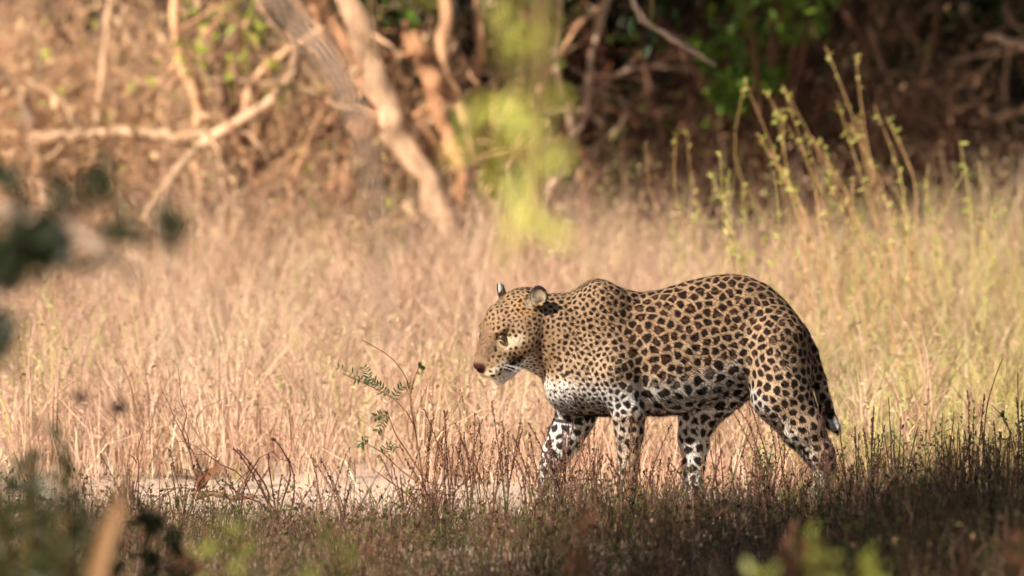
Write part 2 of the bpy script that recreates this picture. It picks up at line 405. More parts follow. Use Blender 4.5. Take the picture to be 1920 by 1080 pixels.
for pts, w0, w1 in (([(1015, 430), (1020, 375), (1055, 320), (1076, 255)], 22, 18), ([(1076, 258), (1062, 200), (1040, 120), (1050, 20), (1040, -70)], 14, 9), ([(1076, 258), (1098, 212), (1104, 150), (1120, 60), (1160, -60)], 14, 9)):
    o, P = limb(pts, 12.6, w0, w1, s2l(176, 148, 126), 'trunk' if w0 > 20 else 'fork', twigs=4); hang(o, t)
stick('dark reddish stem just behind the forked tree', [(1090, 420), (1096, 330), (1090, 250), (1110, 150), (1095, 40), (1100, -60)], 13.2, 14, 10, s2l(120, 70, 52))
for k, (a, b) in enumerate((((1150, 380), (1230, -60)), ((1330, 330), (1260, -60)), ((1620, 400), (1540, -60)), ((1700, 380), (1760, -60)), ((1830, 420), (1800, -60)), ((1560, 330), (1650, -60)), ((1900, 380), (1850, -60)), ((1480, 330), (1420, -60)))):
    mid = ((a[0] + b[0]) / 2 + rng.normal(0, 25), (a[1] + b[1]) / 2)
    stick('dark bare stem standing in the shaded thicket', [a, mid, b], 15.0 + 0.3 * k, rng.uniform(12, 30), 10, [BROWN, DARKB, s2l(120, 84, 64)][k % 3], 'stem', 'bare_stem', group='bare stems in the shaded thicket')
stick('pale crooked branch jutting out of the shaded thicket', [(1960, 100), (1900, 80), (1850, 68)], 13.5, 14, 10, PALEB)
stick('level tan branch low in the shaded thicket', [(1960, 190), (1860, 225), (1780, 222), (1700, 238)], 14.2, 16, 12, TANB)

# arching dead branches tangled through the thicket
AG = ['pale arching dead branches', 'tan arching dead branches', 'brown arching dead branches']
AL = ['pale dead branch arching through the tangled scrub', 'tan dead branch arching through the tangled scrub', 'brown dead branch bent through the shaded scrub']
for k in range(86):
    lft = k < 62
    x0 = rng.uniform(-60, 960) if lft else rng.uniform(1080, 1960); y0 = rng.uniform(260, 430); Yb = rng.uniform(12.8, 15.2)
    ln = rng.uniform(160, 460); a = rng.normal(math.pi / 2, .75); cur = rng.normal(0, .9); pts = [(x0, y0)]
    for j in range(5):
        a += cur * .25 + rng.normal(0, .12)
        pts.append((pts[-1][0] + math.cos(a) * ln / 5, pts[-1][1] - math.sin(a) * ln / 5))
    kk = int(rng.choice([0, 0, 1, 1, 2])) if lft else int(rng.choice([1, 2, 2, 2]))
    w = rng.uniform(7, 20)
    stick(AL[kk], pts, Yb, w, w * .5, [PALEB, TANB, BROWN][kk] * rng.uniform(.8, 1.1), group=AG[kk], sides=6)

# weathered stump / rock at the foot of the limbs
def boulder(name, c, r, col, label, cat):
    V, Q = ball(np.zeros(3), 1.0, 12); nn = V / (np.linalg.norm(V, axis=1)[:, None] + 1e-9)
    f = 1 + 0.16 * wob1(nn[:, 0] + nn[:, 2], nn[:, 1] - nn[:, 2], 1.2, 21) + 0.06 * wob1(nn[:, 0] - nn[:, 2], nn[:, 1], .5, 22)
    V = nn * f[:, None] * np.array(r)
    o = link(name, make_mesh(name, V, [Q], np.tile(col, (len(V), 1)), bark_m, True), loc=c)
    return tagged(o, label, cat)
def ball(c, r, n=10):
    V = []; Q = []
    for i in range(n + 1):
        for j in range(2 * n):
            a = math.pi * i / n; b = math.pi * j / n
            V.append((c[0] + r * math.sin(a) * math.cos(b), c[1] + r * math.sin(a) * math.sin(b), c[2] + r * math.cos(a)))
    for i in range(n):
        for j in range(2 * n):
            Q.append((i * 2 * n + j, (i + 1) * 2 * n + j, (i + 1) * 2 * n + (j + 1) % (2 * n), i * 2 * n + (j + 1) % (2 * n)))
    return np.array(V), np.array(Q)
c = px(640, 315, 12.0); boulder('rounded_stone', (c.x, 12.0, c.z - .1), (.085, .09, .10), s2l(138, 102, 78), 'rounded tan stone at the foot of the grey limb', 'stone')
c = px(800, 330, 14.2); boulder('earth_mound', (c.x, 14.2, .12), (.55, .4, .62), s2l(176, 124, 84), 'bulging orange earth mound under the roots', 'mound')

# ---- dead shrubs of the thicket
def shrub_proto(kind):
    mb = MB(); tips = []
    col, kids, n0 = {0: (s2l(202, 168, 138), 3, 12), 1: (TANB, 3, 12), 2: (BROWN, 3, 10), 3: (s2l(112, 78, 62), 3, 11)}[kind % 4]
    for k in range(n0):
        a = rng.uniform(0, 6.28); d = np.array([math.cos(a) * .7, math.sin(a) * .7, rng.uniform(.5, 1.3)])
        grow(mb, (rng.normal(0, .12), rng.normal(0, .12), 0), d, rng.uniform(.55, .95), rng.uniform(.008, .018), 3, col, tips, kids, .2, .15, .68, 4, .9, .18)
    me_b = mb.mesh('branches', twig_m)
    ml = MB(); T = [tips[i] for i in rng.permutation(len(tips))]
    nl = int(len(T) * (0.4, .4, .25, .12)[kind % 4])
    P = np.array([t[0] for t in T[:nl]]); D = np.array([t[1] for t in T[:nl]]) + rng.normal(0, .5, (nl, 3))
    pal = np.array([DRYL + YG[:1], DRYL, [LG[0], BROWN * 1.3, YG[0]], [BROWN, s2l(128, 88, 66), s2l(150, 108, 80)]][kind % 4])
    ml.leaves(P, D, rng.normal(0, .6, (nl, 3)) + [0, 0, .8], rng.uniform(.04, .085, nl), rng.uniform(.02, .04, nl), pal[rng.integers(0, len(pal), nl)])
    return me_b, ml.mesh('foliage', leaf_m)
PROT = [shrub_proto(k) for k in range(8)]
SL = ['pale dead shrub of tangled leafless twigs at the thicket edge', 'tan dry shrub with curled brown leaves at the thicket edge',
      'brown twiggy shrub with scattered green leaves in the thicket', 'dark reddish brown bare shrub in the shaded thicket']
def put_shrub(x, y, s, k, rz):
    t = tagged(empty('dry_shrub', (x, y, -0.01)), SL[k % 4], 'shrub', ['pale dead shrubs', 'tan dry shrubs', 'brown twiggy shrubs', 'dark reddish shrubs'][k % 4])
    t.rotation_euler.z = rz; t.scale = (s, s, s * rng.uniform(.9, 1.15))
    link('branches', PROT[k][0], t); link('foliage', PROT[k][1], t)
for k in range(56):
    u = rng.uniform(.5, 1.12); y = rng.uniform(12.8, 17.5)
    if k < 40: u = rng.uniform(-.15, .30); y = rng.uniform(12.3, 15.0)
    elif k < 42: u = rng.uniform(.3, .5); y = rng.uniform(13.5, 15.5)
    x = (u - .5) * 1920 * pxr(y)
    left = u < 0.42
    kk = (rng.choice([0, 0, 1, 4, 5]) if left else rng.choice([2, 3, 6, 7, 1, 3])) if rng.random() < .85 else rng.integers(0, 8)
    put_shrub(x, y, rng.uniform(.75, 1.25), int(kk), rng.uniform(0, 6.28))

# ---- evergreen bushes behind, dense and dark
def bush_proto(cols, n, size, seed):
    mb = MB(); C = []; R = []
    for k in range(13):
        a = rng.uniform(0, 6.28); q = rng.uniform(.1, .85)
        C.append((math.cos(a) * q, math.sin(a) * q, rng.uniform(.3, 2.1))); R.append((rng.uniform(.35, .6),) * 2 + (rng.uniform(.3, .5),))
    leaf_cloud(mb, C, R, n, size, cols); f = mb.mesh('crown', leaf_m)
    m2 = MB(); tips = []
    for k in range(4): grow(m2, (rng.normal(0, .1), rng.normal(0, .1), 0), (rng.normal(0, .3), rng.normal(0, .3), 1), 1.0, .03, 2, BROWN, tips, 3)
    return f, m2.mesh('trunk', bark_m)
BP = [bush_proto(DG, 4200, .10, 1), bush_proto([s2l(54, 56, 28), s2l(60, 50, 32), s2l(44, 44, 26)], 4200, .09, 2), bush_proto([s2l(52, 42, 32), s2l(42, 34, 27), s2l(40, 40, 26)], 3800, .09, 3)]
BL = ['dense dark green bush at the back of the thicket', 'dull olive bush at the back of the thicket', 'brown half dead bush at the back of the thicket']
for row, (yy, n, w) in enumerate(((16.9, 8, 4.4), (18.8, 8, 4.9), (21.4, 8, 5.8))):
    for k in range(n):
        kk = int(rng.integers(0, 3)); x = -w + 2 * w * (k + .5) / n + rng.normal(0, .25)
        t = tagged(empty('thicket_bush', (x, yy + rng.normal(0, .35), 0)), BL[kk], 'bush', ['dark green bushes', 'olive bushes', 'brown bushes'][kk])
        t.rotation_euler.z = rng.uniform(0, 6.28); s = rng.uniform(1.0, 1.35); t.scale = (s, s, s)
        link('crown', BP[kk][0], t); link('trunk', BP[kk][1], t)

# trees over the thicket: trunks among the bushes, crowns above the frame keep the depth of it dark
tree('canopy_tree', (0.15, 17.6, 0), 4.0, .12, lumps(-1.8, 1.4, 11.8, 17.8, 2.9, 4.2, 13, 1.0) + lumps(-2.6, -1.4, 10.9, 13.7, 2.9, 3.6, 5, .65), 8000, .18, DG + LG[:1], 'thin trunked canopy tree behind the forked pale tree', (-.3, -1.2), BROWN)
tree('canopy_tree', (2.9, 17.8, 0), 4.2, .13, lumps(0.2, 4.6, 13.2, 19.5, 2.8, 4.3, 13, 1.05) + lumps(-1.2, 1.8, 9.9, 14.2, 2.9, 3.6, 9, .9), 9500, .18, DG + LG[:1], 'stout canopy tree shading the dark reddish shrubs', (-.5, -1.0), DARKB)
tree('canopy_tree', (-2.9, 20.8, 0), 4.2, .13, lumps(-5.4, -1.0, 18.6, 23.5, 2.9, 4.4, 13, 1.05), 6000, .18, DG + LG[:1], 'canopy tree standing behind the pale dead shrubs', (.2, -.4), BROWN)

# bright green leafy bushes that catch the sun at the top of the view
def sun_bush(name, lumps_px, Y, n, size, cols, label):
    C = [tuple(px(x, y, Y + rng.normal(0, .12))) for x, y, rx, ry in lumps_px]; q = pxr(Y)
    R = [(rx * q, .25, ry * q) for x, y, rx, ry in lumps_px]
    b = np.array([np.mean([c[0] for c in C]), Y + .2, 0])
    t = tagged(empty(name, b), label, 'bush')
    mb = MB(); leaf_cloud(mb, np.array(C) - b, R, n, size, cols, .5, .5); mb.build('foliage', leaf_m, t)
    m2 = MB()
    for c in C: m2.tube(smooth_path([(rng.normal(0, .05), 0, -.02), (np.array(c) - b) * [.4, 1, .6], np.array(c) - b], 8), np.linspace(.02, .006, 8), BROWN, 5)
    m2.build('stem', bark_m, t)
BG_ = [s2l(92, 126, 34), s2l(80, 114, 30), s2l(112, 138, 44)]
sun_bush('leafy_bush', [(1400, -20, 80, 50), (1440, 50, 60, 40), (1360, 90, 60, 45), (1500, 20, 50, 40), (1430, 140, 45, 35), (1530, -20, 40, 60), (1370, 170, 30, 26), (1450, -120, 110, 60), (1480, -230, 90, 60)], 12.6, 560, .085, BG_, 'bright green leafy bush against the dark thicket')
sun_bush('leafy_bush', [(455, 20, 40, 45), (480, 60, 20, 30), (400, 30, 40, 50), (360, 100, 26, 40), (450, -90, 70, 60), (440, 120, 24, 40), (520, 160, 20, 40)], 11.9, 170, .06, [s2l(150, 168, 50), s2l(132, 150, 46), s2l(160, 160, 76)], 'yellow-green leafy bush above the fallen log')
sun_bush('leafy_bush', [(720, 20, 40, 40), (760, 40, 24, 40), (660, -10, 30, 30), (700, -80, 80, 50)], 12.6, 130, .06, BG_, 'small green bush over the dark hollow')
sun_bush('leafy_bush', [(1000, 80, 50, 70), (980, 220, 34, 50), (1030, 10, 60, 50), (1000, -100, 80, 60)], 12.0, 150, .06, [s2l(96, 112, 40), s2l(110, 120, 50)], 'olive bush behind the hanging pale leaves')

# ================================================================ dry grass field
def field():
    mb = MB()
    hw = lambda Y: 960 * pxr(Y)
    # clumps
    nC = 5200
    cy = 0.45 + 15.5 * rng.uniform(0, 1, nC) ** 0.9
    cx = rng.uniform(-1, 1, nC) * (hw(cy) + 1.6)
    pxx = cx / pxr(cy) + 960
    bare = ((pxx < 780) & (cy < 1.9 + .5 * wob1(cx, cy, 1.2, 9)) & (cy > 0.0))
    near = cy < 1.3
    keep = ~(bare & (rng.random(nC) < .9)) & ~(near & (rng.random(nC) < .45))
    cx, cy, pxx = cx[keep], cy[keep], pxx[keep]; nC = len(cx)
    tone = wob1(cx, cy, 1.6, 12) + rng.normal(0, .5, nC)
    green = sst(1250, 1650, pxx) * .8 + .25 * wob1(cx, cy, 2.2, 13) + rng.normal(0, .28, nC)
    pink = np.array([.72, .475, .345]); straw = np.array([.76, .55, .385]); brown = np.array([.38, .23, .145]); yg = np.array([.50, .45, .18])
    hC = (0.055 + 0.058 * np.minimum(cy, 3) + .023 * np.maximum(cy - 3, 0)) * (1 + .30 * wob1(cx, cy, 1.4, 14)) * rng.uniform(.5, 1.45, nC)
    per = np.where(cy < 7, 42, 34)
    idx = np.repeat(np.arange(nC), per); n = len(idx)
    r = rng.normal(0, .085, (n, 2))
    P = np.stack([cx[idx] + r[:, 0], cy[idx] + r[:, 1], np.full(n, -.015)], 1)
    C = np.where((tone[idx] > .1)[:, None], pink, straw)
    C = np.where((green[idx] > .62)[:, None], yg, C)
    bro = np.clip(.16 + .22 * wob1(cx, cy, .9, 15) + rng.normal(0, .12, nC), .03, .7)
    C = np.where((rng.random(n) < bro[idx])[:, None], brown, C)
    pat = 1 + .16 * wob1(cx, cy * .6, 1.0, 16) + rng.normal(0, .10, nC)
    C = np.clip(C * pat[idx][:, None] * (1 + rng.normal(0, .16, (n, 1))), .02, .85)
    H = hC[idx] * rng.uniform(.35, 1.25, n)
    mb.blades(P, H, np.abs(rng.normal(.0, .55, n)) + .08, rng.uniform(0, 6.28, n), rng.uniform(.0036, .009, n), C * .85, C * 1.06, 2)
    # twiggy forbs standing in the grass
    nf = 1200; fy = 1.2 + 14.5 * rng.uniform(0, 1, nf); fx = rng.uniform(-1, 1, nf) * (hw(fy) + 1.0)
    fh = (.22 + .028 * fy) * rng.uniform(.7, 1.7, nf); fcol = np.array([pink * .85, brown, straw * .9, yg])[rng.choice(4, nf, p=[.36, .34, .2, .1])]
    for q in range(7):
        t = rng.uniform(.0, .75, nf); Pq = np.stack([fx + rng.normal(0, .03, nf), fy + rng.normal(0, .03, nf), fh * t * .6 - .01], 1)
        mb.blades(Pq, fh * (1 - t * .5), np.abs(rng.normal(0, .7, nf)), rng.uniform(0, 6.28, nf), rng.uniform(.005, .010, nf), fcol * .9, fcol, 3, .6)
        for w_ in range(2):
            tip = Pq + np.stack([rng.normal(0, .07, nf), rng.normal(0, .07, nf), fh * (1 - t * .5) * rng.uniform(.4, 1, nf)], 1)
            gc = np.where((rng.random(nf) < .16 + .25 * sst(1200, 1700, fx / pxr(fy) + 960))[:, None], np.array([.40, .43, .15]), fcol * .95)
            mb.leaves(tip, rng.normal(0, 1, (nf, 3)), rng.normal(0, .6, (nf, 3)) + [0, -.4, .7], rng.uniform(.012, .034, nf), rng.uniform(.006, .014, nf), gc)
    # tiny leaves and seed fluff caught in the stems
    k = rng.integers(0, n, 15000); t = rng.uniform(.45, 1.05, len(k))
    Pl = P[k] + np.stack([rng.normal(0, .04, len(k)), rng.normal(0, .04, len(k)), H[k] * t], 1)
    gl = rng.random(len(k)) < .06 + .25 * sst(1200, 1700, Pl[:, 0] / pxr(Pl[:, 1]) + 960)
    Cl = np.where(gl[:, None], np.array([.36, .40, .13]), np.where((rng.random(len(k)) < .5)[:, None], np.array([.58, .40, .28]), np.array([.45, .30, .20])))
    mb.leaves(Pl, rng.normal(0, 1, (len(k), 3)), rng.normal(0, .7, (len(k), 3)) + [0, -.4, .6], rng.uniform(.012, .034, len(k)), rng.uniform(.007, .015, len(k)), Cl)
    o = mb.build('dry_grass', grass_m)
    tagged(o, 'pinkish straw coloured dry grass filling the sunlit clearing', 'grass', kind='stuff')
field()

def ground_cover():
    """low grey-brown weeds in the shade in front of the leopard"""
    mb = MB()
    n = 42000
    y = -0.16 - 5.2 * rng.uniform(0, 1, n) ** 1.15; x = rng.uniform(-1, 1, n) * (960 * pxr(y) + 1.0)
    pxx = x / pxr(y) + 960
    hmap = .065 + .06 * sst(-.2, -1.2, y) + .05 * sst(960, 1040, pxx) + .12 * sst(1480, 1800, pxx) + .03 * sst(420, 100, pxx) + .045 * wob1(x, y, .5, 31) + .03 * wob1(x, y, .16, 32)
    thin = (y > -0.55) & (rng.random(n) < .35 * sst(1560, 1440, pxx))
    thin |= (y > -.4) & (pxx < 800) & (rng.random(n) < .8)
    k = ~thin; x, y, pxx, hmap = x[k], y[k], pxx[k], np.maximum(hmap[k], .03); n = len(x)
    P = np.stack([x, y, np.full(n, -.012)], 1)
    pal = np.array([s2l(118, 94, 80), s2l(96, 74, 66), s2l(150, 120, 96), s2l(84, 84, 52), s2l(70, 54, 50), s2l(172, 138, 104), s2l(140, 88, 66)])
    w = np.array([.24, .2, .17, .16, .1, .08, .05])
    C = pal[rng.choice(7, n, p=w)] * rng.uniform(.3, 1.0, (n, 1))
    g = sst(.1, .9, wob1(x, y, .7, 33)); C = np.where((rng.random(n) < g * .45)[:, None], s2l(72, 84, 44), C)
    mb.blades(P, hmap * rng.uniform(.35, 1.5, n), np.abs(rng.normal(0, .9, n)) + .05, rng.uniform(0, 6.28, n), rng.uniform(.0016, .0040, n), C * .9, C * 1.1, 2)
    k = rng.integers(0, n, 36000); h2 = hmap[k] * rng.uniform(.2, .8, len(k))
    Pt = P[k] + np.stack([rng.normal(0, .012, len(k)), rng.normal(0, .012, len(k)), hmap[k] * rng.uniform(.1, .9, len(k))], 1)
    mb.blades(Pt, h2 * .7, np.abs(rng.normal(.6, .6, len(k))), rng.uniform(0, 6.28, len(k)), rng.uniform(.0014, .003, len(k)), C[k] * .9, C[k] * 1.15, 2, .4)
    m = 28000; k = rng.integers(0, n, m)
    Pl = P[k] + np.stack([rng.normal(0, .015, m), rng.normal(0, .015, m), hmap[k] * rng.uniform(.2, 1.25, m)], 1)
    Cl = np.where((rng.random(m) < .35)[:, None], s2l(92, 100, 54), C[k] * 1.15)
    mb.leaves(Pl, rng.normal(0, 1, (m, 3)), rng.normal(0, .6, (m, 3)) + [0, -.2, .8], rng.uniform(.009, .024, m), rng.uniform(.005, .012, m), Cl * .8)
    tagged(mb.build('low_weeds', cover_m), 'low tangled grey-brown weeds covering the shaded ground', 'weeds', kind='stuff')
ground_cover()
# ================================================================ the leopard
# modelled in photo pixels: x to the right, y away from the camera, z up from the ground (photo row 958)
GZ = 958.0
def A3(x, row, y): return np.array([x, y, GZ - row], float)

def cap(p, a, b, ra, rb, ysc=1.0):
    sc = np.array([1, 1 / ysc, 1]); q = (p - a) * sc; d = (b - a) * sc
    t = np.clip((q @ d) / (d @ d), 0, 1)
    return np.linalg.norm(q - t[:, None] * d, axis=1) - (ra + (rb - ra) * t)
def chain(p, pts, k=10, ysc=1.0):
    r = None
    for (a, ra), (b, rb) in zip(pts[:-1], pts[1:]):
        d = cap(p, a, b, ra, rb, ysc)
        r = d if r is None else smin(r, d, k)
    return r
def ell(p, c, r, R=None):
    q = p - np.asarray(c, float)
    if R is not None: q = q @ R
    r = np.asarray(r, float)
    k0 = np.linalg.norm(q / r, axis=1); k1 = np.linalg.norm(q / r ** 2, axis=1) + 1e-9
    return k0 * (k0 - 1) / k1
def smin(a, b, k):
    h = np.clip(0.5 + 0.5 * (b - a) / k, 0, 1)
    return b * (1 - h) + a * h - k * h * (1 - h)
def smax(a, b, k): return -smin(-a, -b, k)

def seg_d(a, b, q):
    a = np.array(a, float); b = np.array(b, float); ab = b - a
    t = np.clip(((q - a) @ ab) / (ab @ ab), 0, 1); return np.linalg.norm(q - a - t[:, None] * ab, axis=1)
TS = np.array([  # x, top row, bottom row, half width
 [1016, 705, 716, 6], [1026, 655, 752, 36], [1045, 595, 768, 52], [1070, 556, 775, 62], [1095, 534, 778, 68], [1118, 527, 779, 72],
 [1142, 529, 779, 75], [1168, 541, 778, 78], [1200, 548, 777, 81], [1240, 542, 779, 82], [1290, 526, 773, 78],
 [1330, 517, 757, 71], [1368, 513, 735, 66], [1400, 517, 722, 64], [1440, 534, 733, 60], [1475, 565, 742, 54],
 [1503, 613, 740, 43], [1522, 662, 726, 26], [1532, 690, 706, 6]], float)
_xs = np.arange(1016, 1533, 2.0)
_prof = np.stack([np.interp(_xs, TS[:, 0], TS[:, i]) for i in (1, 2, 3)], 1)
_k = np.hanning(15); _k /= _k.sum()
_pad = np.pad(_prof, ((7, 7), (0, 0)), 'edge')
_prof = np.stack([np.convolve(_pad[:, i], _k, 'valid') for i in range(3)], 1)

HK = 1.3
H0 = A3(971, 602, -22)
_yaw, _pit, _rol = math.radians(34), math.radians(39), math.radians(0)
_fh = np.array([-math.cos(_yaw), -math.sin(_yaw), 0]); _up = np.array([0, 0, 1.0])
HF = math.cos(_pit) * _fh - math.sin(_pit) * _up
HU = math.sin(_pit) * _fh + math.cos(_pit) * _up
HL = np.array([math.sin(_yaw), -math.cos(_yaw), 0])
HR = np.stack([HF, HU, HL], 1)              # columns: forward, up, near side
def to_head(p): return ((p - H0) @ HR) / HK
def from_head(q): return H0 + (np.asarray(q, float) * HK) @ HR.T

def gated(fn, p, lo, hi):
    m = np.all((p > np.asarray(lo, float)) & (p < np.asarray(hi, float)), axis=1)
    d = np.full(len(p), 400.0)
    if m.any(): d[m] = fn(p[m])
    return d

def head_sdf(p):
    h = to_head(p)
    hs = h.copy(); hs[:, 2] = np.abs(hs[:, 2])
    V = lambda *a: np.array(a, float)
    d = ell(h, (-6, 0, 0), (52, 42, 44))
    d = smin(d, ell(hs, (14, -14, 24), (34, 32, 24)), 14)                 # cheeks
    d = smin(d, cap(h, V(20, 24, 0), V(84, -4, 0), 21, 11.5), 9)          # forehead and nose bridge
    d = smin(d, ell(hs, (34, 22, 19), (16, 8, 13)), 8)                   # brows
    d = smin(d, ell(hs, (73, -20, 9), (21, 15, 15)), 7)                   # whisker pads
    d = smin(d, cap(h, V(52, -14, 0), V(76, -12, 0), 26, 15), 8)
    d = smin(d, ell(h, (90, -6, 0), (7, 7.5, 10)), 4)                     # nose leather
    jaw = smin(cap(h, V(74, -41, 0), V(40, -38, 0), 11, 17), cap(hs, V(60, -39, 4), V(2, -30, 22), 12, 19), 8)
    d = smin(d, jaw, 6)
    mouth = cap(hs, V(88, -33, 0), V(42, -30, 27), 1.9, 2.2)
    d = smax(d, -mouth, 4)
    d = smax(d, -ell(hs, (50, 11, 24), (10, 3.4, 8)), 4)                   # eye sockets
    d = smax(d, -ell(hs, (97, -9, 5), (3.5, 2.0, 2.2)), 2)                # nostrils
    # ears: rounded cups
    eo = np.array([-27, 28, 48.0])
    en = np.array([0.62, 0.25, 0.62]); en /= np.linalg.norm(en)           # opening faces forward and out
    eu = np.array([-0.25, 0.86, 0.42]); eu -= en * (eu @ en); eu /= np.linalg.norm(eu)
    es = np.cross(eu, en); ER = np.stack([eu, es, en], 1)
    ear = ell(hs, eo, (16.5, 13.0, 6.5), ER)
    ear = smax(ear, -ell(hs, eo + en * 5.8 + eu * 0.5, (13.0, 10.0, 6.6), ER), 2.5)
    d = smin(d, ear, 5)
    return d * HK

def paw(p, x, row, y, ln=26, turn=0.0):
    d = ell(p, A3(x, row, y), (ln, 19, 15))
    for k, dy in enumerate((-13, -4.5, 4.5, 13)):
        d = smin(d, ell(p, A3(x - ln * (0.62 + 0.12 * (k in (1, 2))), row + 3, y + dy), (11, 6.5, 10)), 4)
    return d

def leopard_sdf(p):
    x, y, z = p.T
    i = np.clip((x - _xs[0]) / 2.0, 0, len(_xs) - 1.001); j = i.astype(int); f = i - j
    pr = _prof[j] * (1 - f)[:, None] + _prof[j + 1] * f[:, None]
    top = GZ - pr[:, 0]; bot = GZ - pr[:, 1]; w = pr[:, 2]
    c = (top + bot) / 2; h = np.maximum((top - bot) / 2, 3)
    zz = (z - c) / h
    w2 = w * (1 + 0.10 * -np.clip(zz, -1, 1))                              # a little fuller low down
    q = np.sqrt((y / w2) ** 2 + zz ** 2)
    g = np.sqrt((y / w2 ** 2) ** 2 + ((z - c) / h ** 2) ** 2) + 1e-6
    d = q * (q - 1) / g
    d = smax(d, np.maximum(_xs[0] + 2 - x, x - _xs[-1] + 2), 6)
    # neck
    d = smin(d, gated(lambda p: chain(p, [(A3(988, 624, -12), 60), (A3(1030, 628, -4), 76), (A3(1092, 634, 0), 93)], 12, 0.76), p, (890, -130, 120), (1230, 130, 470)), 16)
    # shoulders
    def f(p):
        d = smin(ell(p, A3(1128, 585, -34), (48, 30, 60)), ell(p, A3(1120, 585, 34), (48, 30, 60)), 22)
        d = smin(d, ell(p, A3(1128, 690, -52), (62, 34, 66)), 22)
        return smin(d, ell(p, A3(1090, 690, 48), (58, 34, 62)), 22)
    d = smin(d, gated(f, p, (990, -130, 150), (1230, 130, 470)), 22)
    def f(p):      # near fore leg
        d = chain(p, [(A3(1150, 690, -52), 48), (A3(1178, 765, -54), 33), (A3(1179, 808, -53), 26), (A3(1177, 862, -52), 20),
                          (A3(1178, 908, -52), 16.5), (A3(1174, 928, -52), 18)], 8)
        return smin(d, paw(p, 1160, 943, -52), 8)
    d = smin(d, gated(f, p, (1070, -130, -30), (1240, 20, 340)), 14)
    def f(p):      # far fore leg, lifted
        d = chain(p, [(A3(1078, 715, 46), 46), (A3(1080, 780, 48), 38), (A3(1062, 820, 48), 33), (A3(1044, 852, 47), 27),
                          (A3(1029, 880, 46), 18), (A3(1031, 905, 46), 15), (A3(1040, 925, 46), 16)], 8)
        return smin(d, paw(p, 1034, 941, 46, 24), 8)
    d = smin(d, gated(f, p, (970, -20, -30), (1160, 130, 310)), 12)
    def f(p):      # near hind leg
        d = chain(p, [(A3(1450, 640, -28), 64), (A3(1463, 735, -40), 56), (A3(1503, 798, -44), 41), (A3(1533, 846, -46), 27),
                          (A3(1543, 868, -46), 20), (A3(1536, 918, -46), 17), (A3(1530, 932, -46), 18)], 10)
        d = smin(d, ell(p, A3(1552, 850, -46), (12, 9, 16)), 8)
        return smin(d, paw(p, 1516, 943, -46, 28), 8)
    d = smin(d, gated(f, p, (1340, -130, -30), (1600, 60, 410)), 26)
    def f(p):      # far hind leg
        d = chain(p, [(A3(1400, 680, 36), 60), (A3(1345, 735, 42), 48), (A3(1311, 778, 46), 38), (A3(1301, 822, 46), 28),
                          (A3(1302, 872, 46), 20), (A3(1300, 915, 46), 18.5), (A3(1294, 930, 46), 19)], 10)
        d = smin(d, ell(p, A3(1320, 838, 46), (11, 8, 18)), 8)
        return smin(d, paw(p, 1272, 943, 46, 28), 8)
    d = smin(d, gated(f, p, (1210, -50, -30), (1500, 130, 370)), 12)
    def f(p):      # tail
        return chain(p, [(A3(1500, 622, 4), 15), (A3(1519, 660, 6), 14), (A3(1534, 712, 4), 14), (A3(1547, 760, 2), 13),
                          (A3(1558, 792, 0), 12.5), (A3(1568, 803, -3), 9)], 6)
    d = smin(d, gated(f, p, (1450, -50, 110), (1600, 60, 400)), 8)
    # muscle and skin folds on the flanks
    row = GZ - z; sd = sst(15, 40, np.abs(y))
    def fold(pts, amp, sg):
        q = np.stack([x, row], 1); b = None
        for a_, b_ in zip(pts[:-1], pts[1:]):
            e = seg_d(a_, b_, q); b = e if b is None else np.minimum(b, e)
        return amp * np.exp(-(b / sg) ** 2) * sd
    d = d + fold([(1182, 580), (1204, 680), (1208, 760)], 5.0, 15) + fold([(1076, 590), (1108, 690)], 3.5, 14) + fold([(1412, 585), (1404, 660), (1398, 722)], 5.0, 15)
    d = d - fold([(1118, 545), (1150, 640), (1140, 700)], 4.0, 18) - fold([(1440, 600), (1470, 700)], 3.0, 24)
    for xr in (1232, 1256, 1280, 1304): d = d + fold([(xr - 8, 620), (xr + 12, 720)], 1.3, 6)
    d = smin(d, gated(head_sdf, p, (860, -200, 190), (1090, 130, 470)), 10)
    return d

